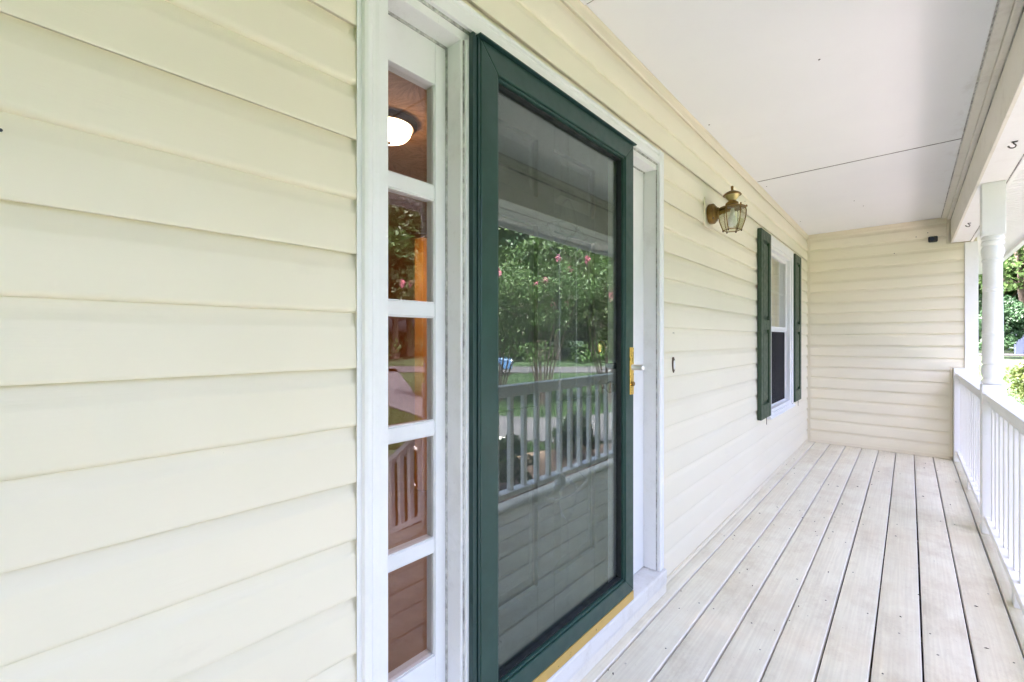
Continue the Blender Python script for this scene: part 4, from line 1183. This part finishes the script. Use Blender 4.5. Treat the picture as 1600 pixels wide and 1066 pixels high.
def crape(label, loc, seed, h=5.4):
    o = root("crape_myrtle", label, "tree", loc, "crape myrtles beyond the driveway", kind="thing")
    off = Vector(loc); r = random.Random(seed)
    tb = MB(); cs = []; rs = []; tips = []
    for k in range(9):
        a = 2 * math.pi * k / 9 + r.uniform(-.3, .3); lean = r.uniform(0.12, 0.38)
        pts = []
        L = r.uniform(2.6, 3.8)
        for i in range(6):
            t = i / 5
            pts.append(off + Vector((math.cos(a) * (0.07 + lean * L * t ** 1.3), math.sin(a) * (0.07 + lean * L * t ** 1.3), L * t - 0.05)) + Vector((r.uniform(-.05, .05), r.uniform(-.05, .05), 0)) * t)
        tb.tube(pts, [0.028 - 0.019 * i / 5 for i in range(6)], 7)
        for m in range(9):
            t = r.uniform(0.42, 1.0); i = min(4, int(t * 5)); s = pts[i].lerp(pts[i + 1], t * 5 - i)
            e = s + Vector((r.gauss(0, .34) + math.cos(a) * .3, r.gauss(0, .34) + math.sin(a) * .3, r.uniform(0.2, 1.25)))
            tb.tube([s, (s + e) / 2 + Vector((0, 0, .1)), e], [0.012, 0.008, 0.003], 5)
            cs.append(e - off); rs.append(r.uniform(.26, .46)); tips.append(e - off)
            cs.append((s + e) / 2 - off); rs.append(r.uniform(.16, .30))
    tb.build("trunk", 'crape_bark', o, smooth=True)
    add_mesh("crown", leaves_mesh("crown", cs, rs, 11500, 0.042, seed, 'leaf_crape', 0.3, 0.45, 0.25, 0.95), o)
    tt = [tuple(t + Vector((0, 0, 0.22))) for t in tips if t.z > 2.2]
    r.shuffle(tt); tt = tt[:9]
    add_mesh("blossoms", leaves_mesh("blossoms", tt, [0.085] * len(tt), 1500, 0.020, seed + 5, 'pink', 0.2, 0.8, 0.2, 1.5), o)
    return o

def ground_at(x, y): return (x, y, ground_h(x, y))
crape("pink-flowering multi-stem tree nearest the reflected car", ground_at(6.8, 9.9), 11)
crape("pink-flowering multi-stem tree farther along, past the reflected car", ground_at(5.6, 11.4), 12)
crape("pink-flowering multi-stem tree beside the street end of the driveway", ground_at(8.3, 9.7), 13)
crape("pink-flowering multi-stem tree closest to the porch steps", ground_at(9.6, 8.9), 14)

def bush(name, label, loc, rx, h, n, size, mat, seed, cat="shrub", group=None, ncl=26, shell=.55):
    o = root(name, label, cat, loc, group, kind="thing")
    cs, rs = clumps(ncl, (0, 0, h * 0.55), rx * .72, h * .42, rx * .26, rx * .42, seed, -0.8)
    off = Vector(loc); r = random.Random(seed); tb = MB()
    for k in range(9):
        c = Vector(cs[k]) + off
        tb.tube([off + Vector((r.uniform(-.05, .05), r.uniform(-.05, .05), -0.05)), off.lerp(c, .6) + Vector((0, 0, .03)), c], [0.012, 0.008, 0.003], 5)
    tb.build("stem", 'bark', o)
    add_mesh("foliage", leaves_mesh("foliage", cs, rs, n, size, seed, mat, 0.4, 0.55, shell, 0.95), o)
    return o
bush("boxwood", "clipped dark green boxwood in the mulch behind the nearer railing", ground_at(2.88, 5.62), 0.37, 0.76, 6500, 0.022, 'leaf_box', 21, group="shrubs along the porch edge")
bush("boxwood", "smaller bright green shrub in the mulch nearer the porch steps", ground_at(2.60, 3.92), 0.30, 0.74, 4200, 0.022, 'leaf_mid', 22, group="shrubs along the porch edge")
bush("azalea", "loose yellow-green shrub beside the porch steps", ground_at(2.75, 2.75), 0.50, 0.70, 3200, 0.034, 'leaf_lime', 23, group="shrubs along the porch edge", shell=.2)
railing(-2.1, 0.305, "white railing on the near side of the porch steps, behind the viewpoint", (-0.9,))
post(0.36, "turned white porch post at the near side of the porch steps")
for k, (x, y, hh) in enumerate(((4.8, -0.9, 1.5), (4.9, -2.3, 1.9), (4.8, -3.7, 1.6))):  # unseen shrubs added to cut the sky light reaching the left wall
    bush("azalea", ("tall unseen azalea added across from the steps to dim the left wall", "tallest unseen azalea added behind the viewpoint to dim the left wall", "last unseen azalea added behind the viewpoint to dim the left wall")[k], ground_at(x, y), 0.75, hh, 5000, 0.04, 'leaf_dark', 60 + k, group="unseen azaleas added to dim the left wall")
wood_tree("shade_tree", "broad unseen tree added left of the steps to dim the left wall", ground_at(7.5, -4.5), 32, 8.0, 3.6, 'leaf_mid', 12000, 0.10)  # out-of-view tree added to block sky from the left end
# airy shrub on the lawn seen past the post
bush("yellow_shrub", "airy yellow-green shrub on the lawn right of the turned post", ground_at(3.22, 16.9), 0.60, 1.30, 1500, 0.045, 'leaf_lime', 24, ncl=34, shell=.1)
bush("holly", "big dark glossy holly behind the turned post", ground_at(4.75, 37.0), 1.15, 3.4, 9000, 0.075, 'leaf_dark', 25, ncl=50, cat="shrub")
bush("holly", "dark rounded evergreen partly hidden behind the end of the porch wall", ground_at(4.0, 41.5), 1.2, 4.2, 8000, 0.08, 'leaf_dark', 26, ncl=50, cat="shrub")

wood_tree("shade_tree", "large spreading green tree with dark trunk beyond the lawn", ground_at(6.55, 43.5), 31, 12.0, 5.2, 'leaf_bright', 22000, 0.13)
# a blue-grey bin standing near the path
bn = root("wheelie_bin", "blue-grey lidded bin standing by the far path", "bin", ground_at(5.85, 40.2), kind="thing")
ox, oy, oz = ground_at(5.85, 40.2)
MB().hexa([(ox - .17, oy - .17, oz), (ox + .17, oy - .17, oz), (ox + .17, oy + .17, oz), (ox - .17, oy + .17, oz),
           (ox - .23, oy - .23, oz + 1.15), (ox + .23, oy - .23, oz + 1.15), (ox + .23, oy + .23, oz + 1.15), (ox - .23, oy + .23, oz + 1.15)]).build("body", 'bin', bn, bevel=0.03)
MB().hexa([(ox - .25, oy - .25, oz + 1.152), (ox + .25, oy - .25, oz + 1.152), (ox + .25, oy + .25, oz + 1.152), (ox - .25, oy + .25, oz + 1.152),
           (ox - .20, oy - .20, oz + 1.27), (ox + .20, oy - .20, oz + 1.27), (ox + .20, oy + .20, oz + 1.27), (ox - .20, oy + .20, oz + 1.27)]).build("lid", 'bin', bn, bevel=0.03)

# woods all round the garden
r = random.Random(77)
protos = []
spots = []
for k, ang in enumerate(np.linspace(1, 78, 26)):
    spots.append((ang + r.uniform(-1, 1), r.uniform(36, 44) if ang > 14 else r.uniform(50, 58)))
for k, ang in enumerate(np.linspace(0, 80, 22)):
    spots.append((ang + r.uniform(-1, 1), r.uniform(50, 62) if ang > 14 else r.uniform(64, 74)))
kinds = [("leaf_mid", 13.0, 4.6, "mid green broadleaf tree in the woods across the street"),
         ("leaf_dark", 14.5, 4.4, "dark green tree in the woods across the street"),
         ("leaf_crape", 11.0, 4.2, "olive green tree in the woods across the street")]
for i, (ang, dist) in enumerate(spots):
    x, y = dist * math.sin(R(ang)), dist * math.cos(R(ang))
    loc = ground_at(x, y)
    kd = i % 3
    if i < 3:
        t = wood_tree("woodland_tree", kinds[kd][3], loc, 40 + i, kinds[kd][1], kinds[kd][2], kinds[kd][0], 15000, 0.19, "trees of the woods")
        protos.append(t)
    else:
        t = copy_tree(protos[kd], None, loc)
        t.rotation_euler = (0, 0, r.uniform(0, 6.28))
        s = r.uniform(0.82, 1.25); t.scale = (s, s, s * r.uniform(.9, 1.1))
# low undergrowth along the edge of the woods
cs = []; rs = []
for k in range(150):
    ang = r.uniform(-4, 84); d = r.uniform(34, 60) if ang > 14 else r.uniform(47, 66)
    x, y = d * math.sin(R(ang)), d * math.cos(R(ang))
    cs.append((x, y, ground_h(x, y) + r.uniform(0.2, 1.6))); rs.append(r.uniform(0.9, 2.0))
ug_ = bpy.data.objects.new("undergrowth", leaves_mesh("undergrowth", cs, rs, 34000, 0.15, 99, 'leaf_mid')); COL.objects.link(ug_); ug_['kind'] = 'stuff'

# short grass on the lawn in view
def grass(n, seed):
    rr = np.random.default_rng(seed)
    pts = []
    while len(pts) < n:
        ang = rr.uniform(0, 62); d = 6 + 26 * rr.random() ** 1.4
        x, y = d * math.sin(R(ang)) + 1.2, d * math.cos(R(ang))
        pts.append((x, y))
    pts = np.array(pts)
    # keep clear of driveway and street
    def inside(poly):
        px, py = pts[:, 0], pts[:, 1]; c = np.zeros(len(pts), bool)
        j = len(poly) - 1
        for i in range(len(poly)):
            xi, yi = poly[i]; xj, yj = poly[j]
            hit = ((yi > py) != (yj > py)) & (px < (xj - xi) * (py - yi) / ((yj - yi) or 1e-9) + xi)
            c ^= hit; j = i
        return c
    keep = ~inside(near + far) & ~inside(smooth_poly([(40, 4), (25, 11.5), (15.0, 18.6), (10.0, 23.0), (4, 34)]) + smooth_poly([(8, 37), (14.0, 26.5), (19.5, 21.8), (28, 15.5), (43, 9)])) & ~((pts[:, 0] < 2.9) & (pts[:, 1] < 8.2))
    pts = pts[keep]; n = len(pts)
    z = np.array([ground_h(a, b) for a, b in pts])
    a = rr.uniform(0, 6.28, n); h = rr.uniform(0.04, 0.10, n); w = rr.uniform(0.006, 0.014, n)
    dx, dy = np.cos(a) * w, np.sin(a) * w
    lx, ly_ = rr.normal(0, .03, n), rr.normal(0, .03, n)
    v = np.zeros((n, 3, 3))
    v[:, 0] = np.stack([pts[:, 0] - dx, pts[:, 1] - dy, z - .01], 1); v[:, 1] = np.stack([pts[:, 0] + dx, pts[:, 1] + dy, z - .01], 1)
    v[:, 2] = np.stack([pts[:, 0] + lx, pts[:, 1] + ly_, z + h], 1)
    me = bpy.data.meshes.new("grass"); me.vertices.add(3 * n); me.vertices.foreach_set("co", v.ravel())
    me.loops.add(3 * n); me.loops.foreach_set("vertex_index", np.arange(3 * n, dtype=np.int32))
    me.polygons.add(n); me.polygons.foreach_set("loop_start", np.arange(0, 3 * n, 3, dtype=np.int32)); me.update(calc_edges=True)
    me.materials.append(M['blade'])
    o = bpy.data.objects.new("grass", me); COL.objects.link(o); o['kind'] = 'stuff'
grass(90000, 5)

# ================================================================ PARKED CAR (seen mirrored in the storm door)
def car(loc, rot):
    o = root("parked_car", "blue car parked on the street, mirrored in the storm door", "car", loc, kind="thing")
    def put(ob): return ob
    z0 = 0.0
    side = [(-2.15, .32), (-2.2, .60), (-2.05, .78), (-1.25, .90), (-0.55, 1.36), (0.55, 1.40), (1.35, .98), (2.1, .88), (2.2, .60), (2.15, .32)]
    body = [p for p in side if True]
    lower = [(-2.15, .30), (-2.2, .60), (-2.05, .80), (-1.25, .90), (1.40, .95), (2.08, .88), (2.2, .60), (2.15, .30)]
    cabin = [(-1.20, .905), (-0.60, 1.36), (0.50, 1.40), (1.30, .955)]
    def pr(poly, w0, w1, nm, mt, bev):
        mb = MB()
        n_ = len(poly)
        A = [mb.bm.verts.new((loc[0] + x, loc[1] - (w1 if z > 1.2 else w0), loc[2] + z)) for x, z in poly]
        B = [mb.bm.verts.new((loc[0] + x, loc[1] + (w1 if z > 1.2 else w0), loc[2] + z)) for x, z in poly]
        for i in range(n_):
            jn = (i + 1) % n_; mb.bm.faces.new((A[i], A[jn], B[jn], B[i]))
        mb.bm.faces.new(A[::-1]); mb.bm.faces.new(B)
        return mb.build(nm, mt, o, bevel=bev, segs=3)
    pr(lower, .88, .88, "body", 'car_blue', 0.06)
    pr([(x * .97, z) for x, z in cabin], .80, .62, "window_band", 'car_glass', 0.03)
    pr([(-0.62, 1.362), (-0.55, 1.40), (0.45, 1.435), (0.52, 1.402)], .63, .61, "roof", 'car_blue', 0.02)
    for sx in (-1.35, 1.35):
        for s in (-1, 1):
            w = MB().lathe([(.20, -.10), (.32, -.10), (.33, -.06), (.33, .06), (.32, .10), (.20, .10)], (loc[0] + sx, loc[1] + s * .80, loc[2] + .33), 'y', 24).build("wheel", 'tyre', o, smooth=True)
            MB().lathe([(.05, -.112), (.20, -.108), (.20, .108), (.05, .112)], (loc[0] + sx, loc[1] + s * .80, loc[2] + .33), 'y', 20).build("rim", 'chrome', w)
    for s in (-1, 1):
        MB().box((loc[0] - 2.19, loc[1] + s * .62 - .14, loc[2] + .62), (loc[0] - 2.10, loc[1] + s * .62 + .14, loc[2] + .74)).build("headlight", 'bulb', o, bevel=0.02)
    o.rotation_euler = (0, 0, rot)
    return o
cl_ = ground_at(16.2, 15.9)
car((cl_[0], cl_[1], cl_[2] + 0.05), R(-40))
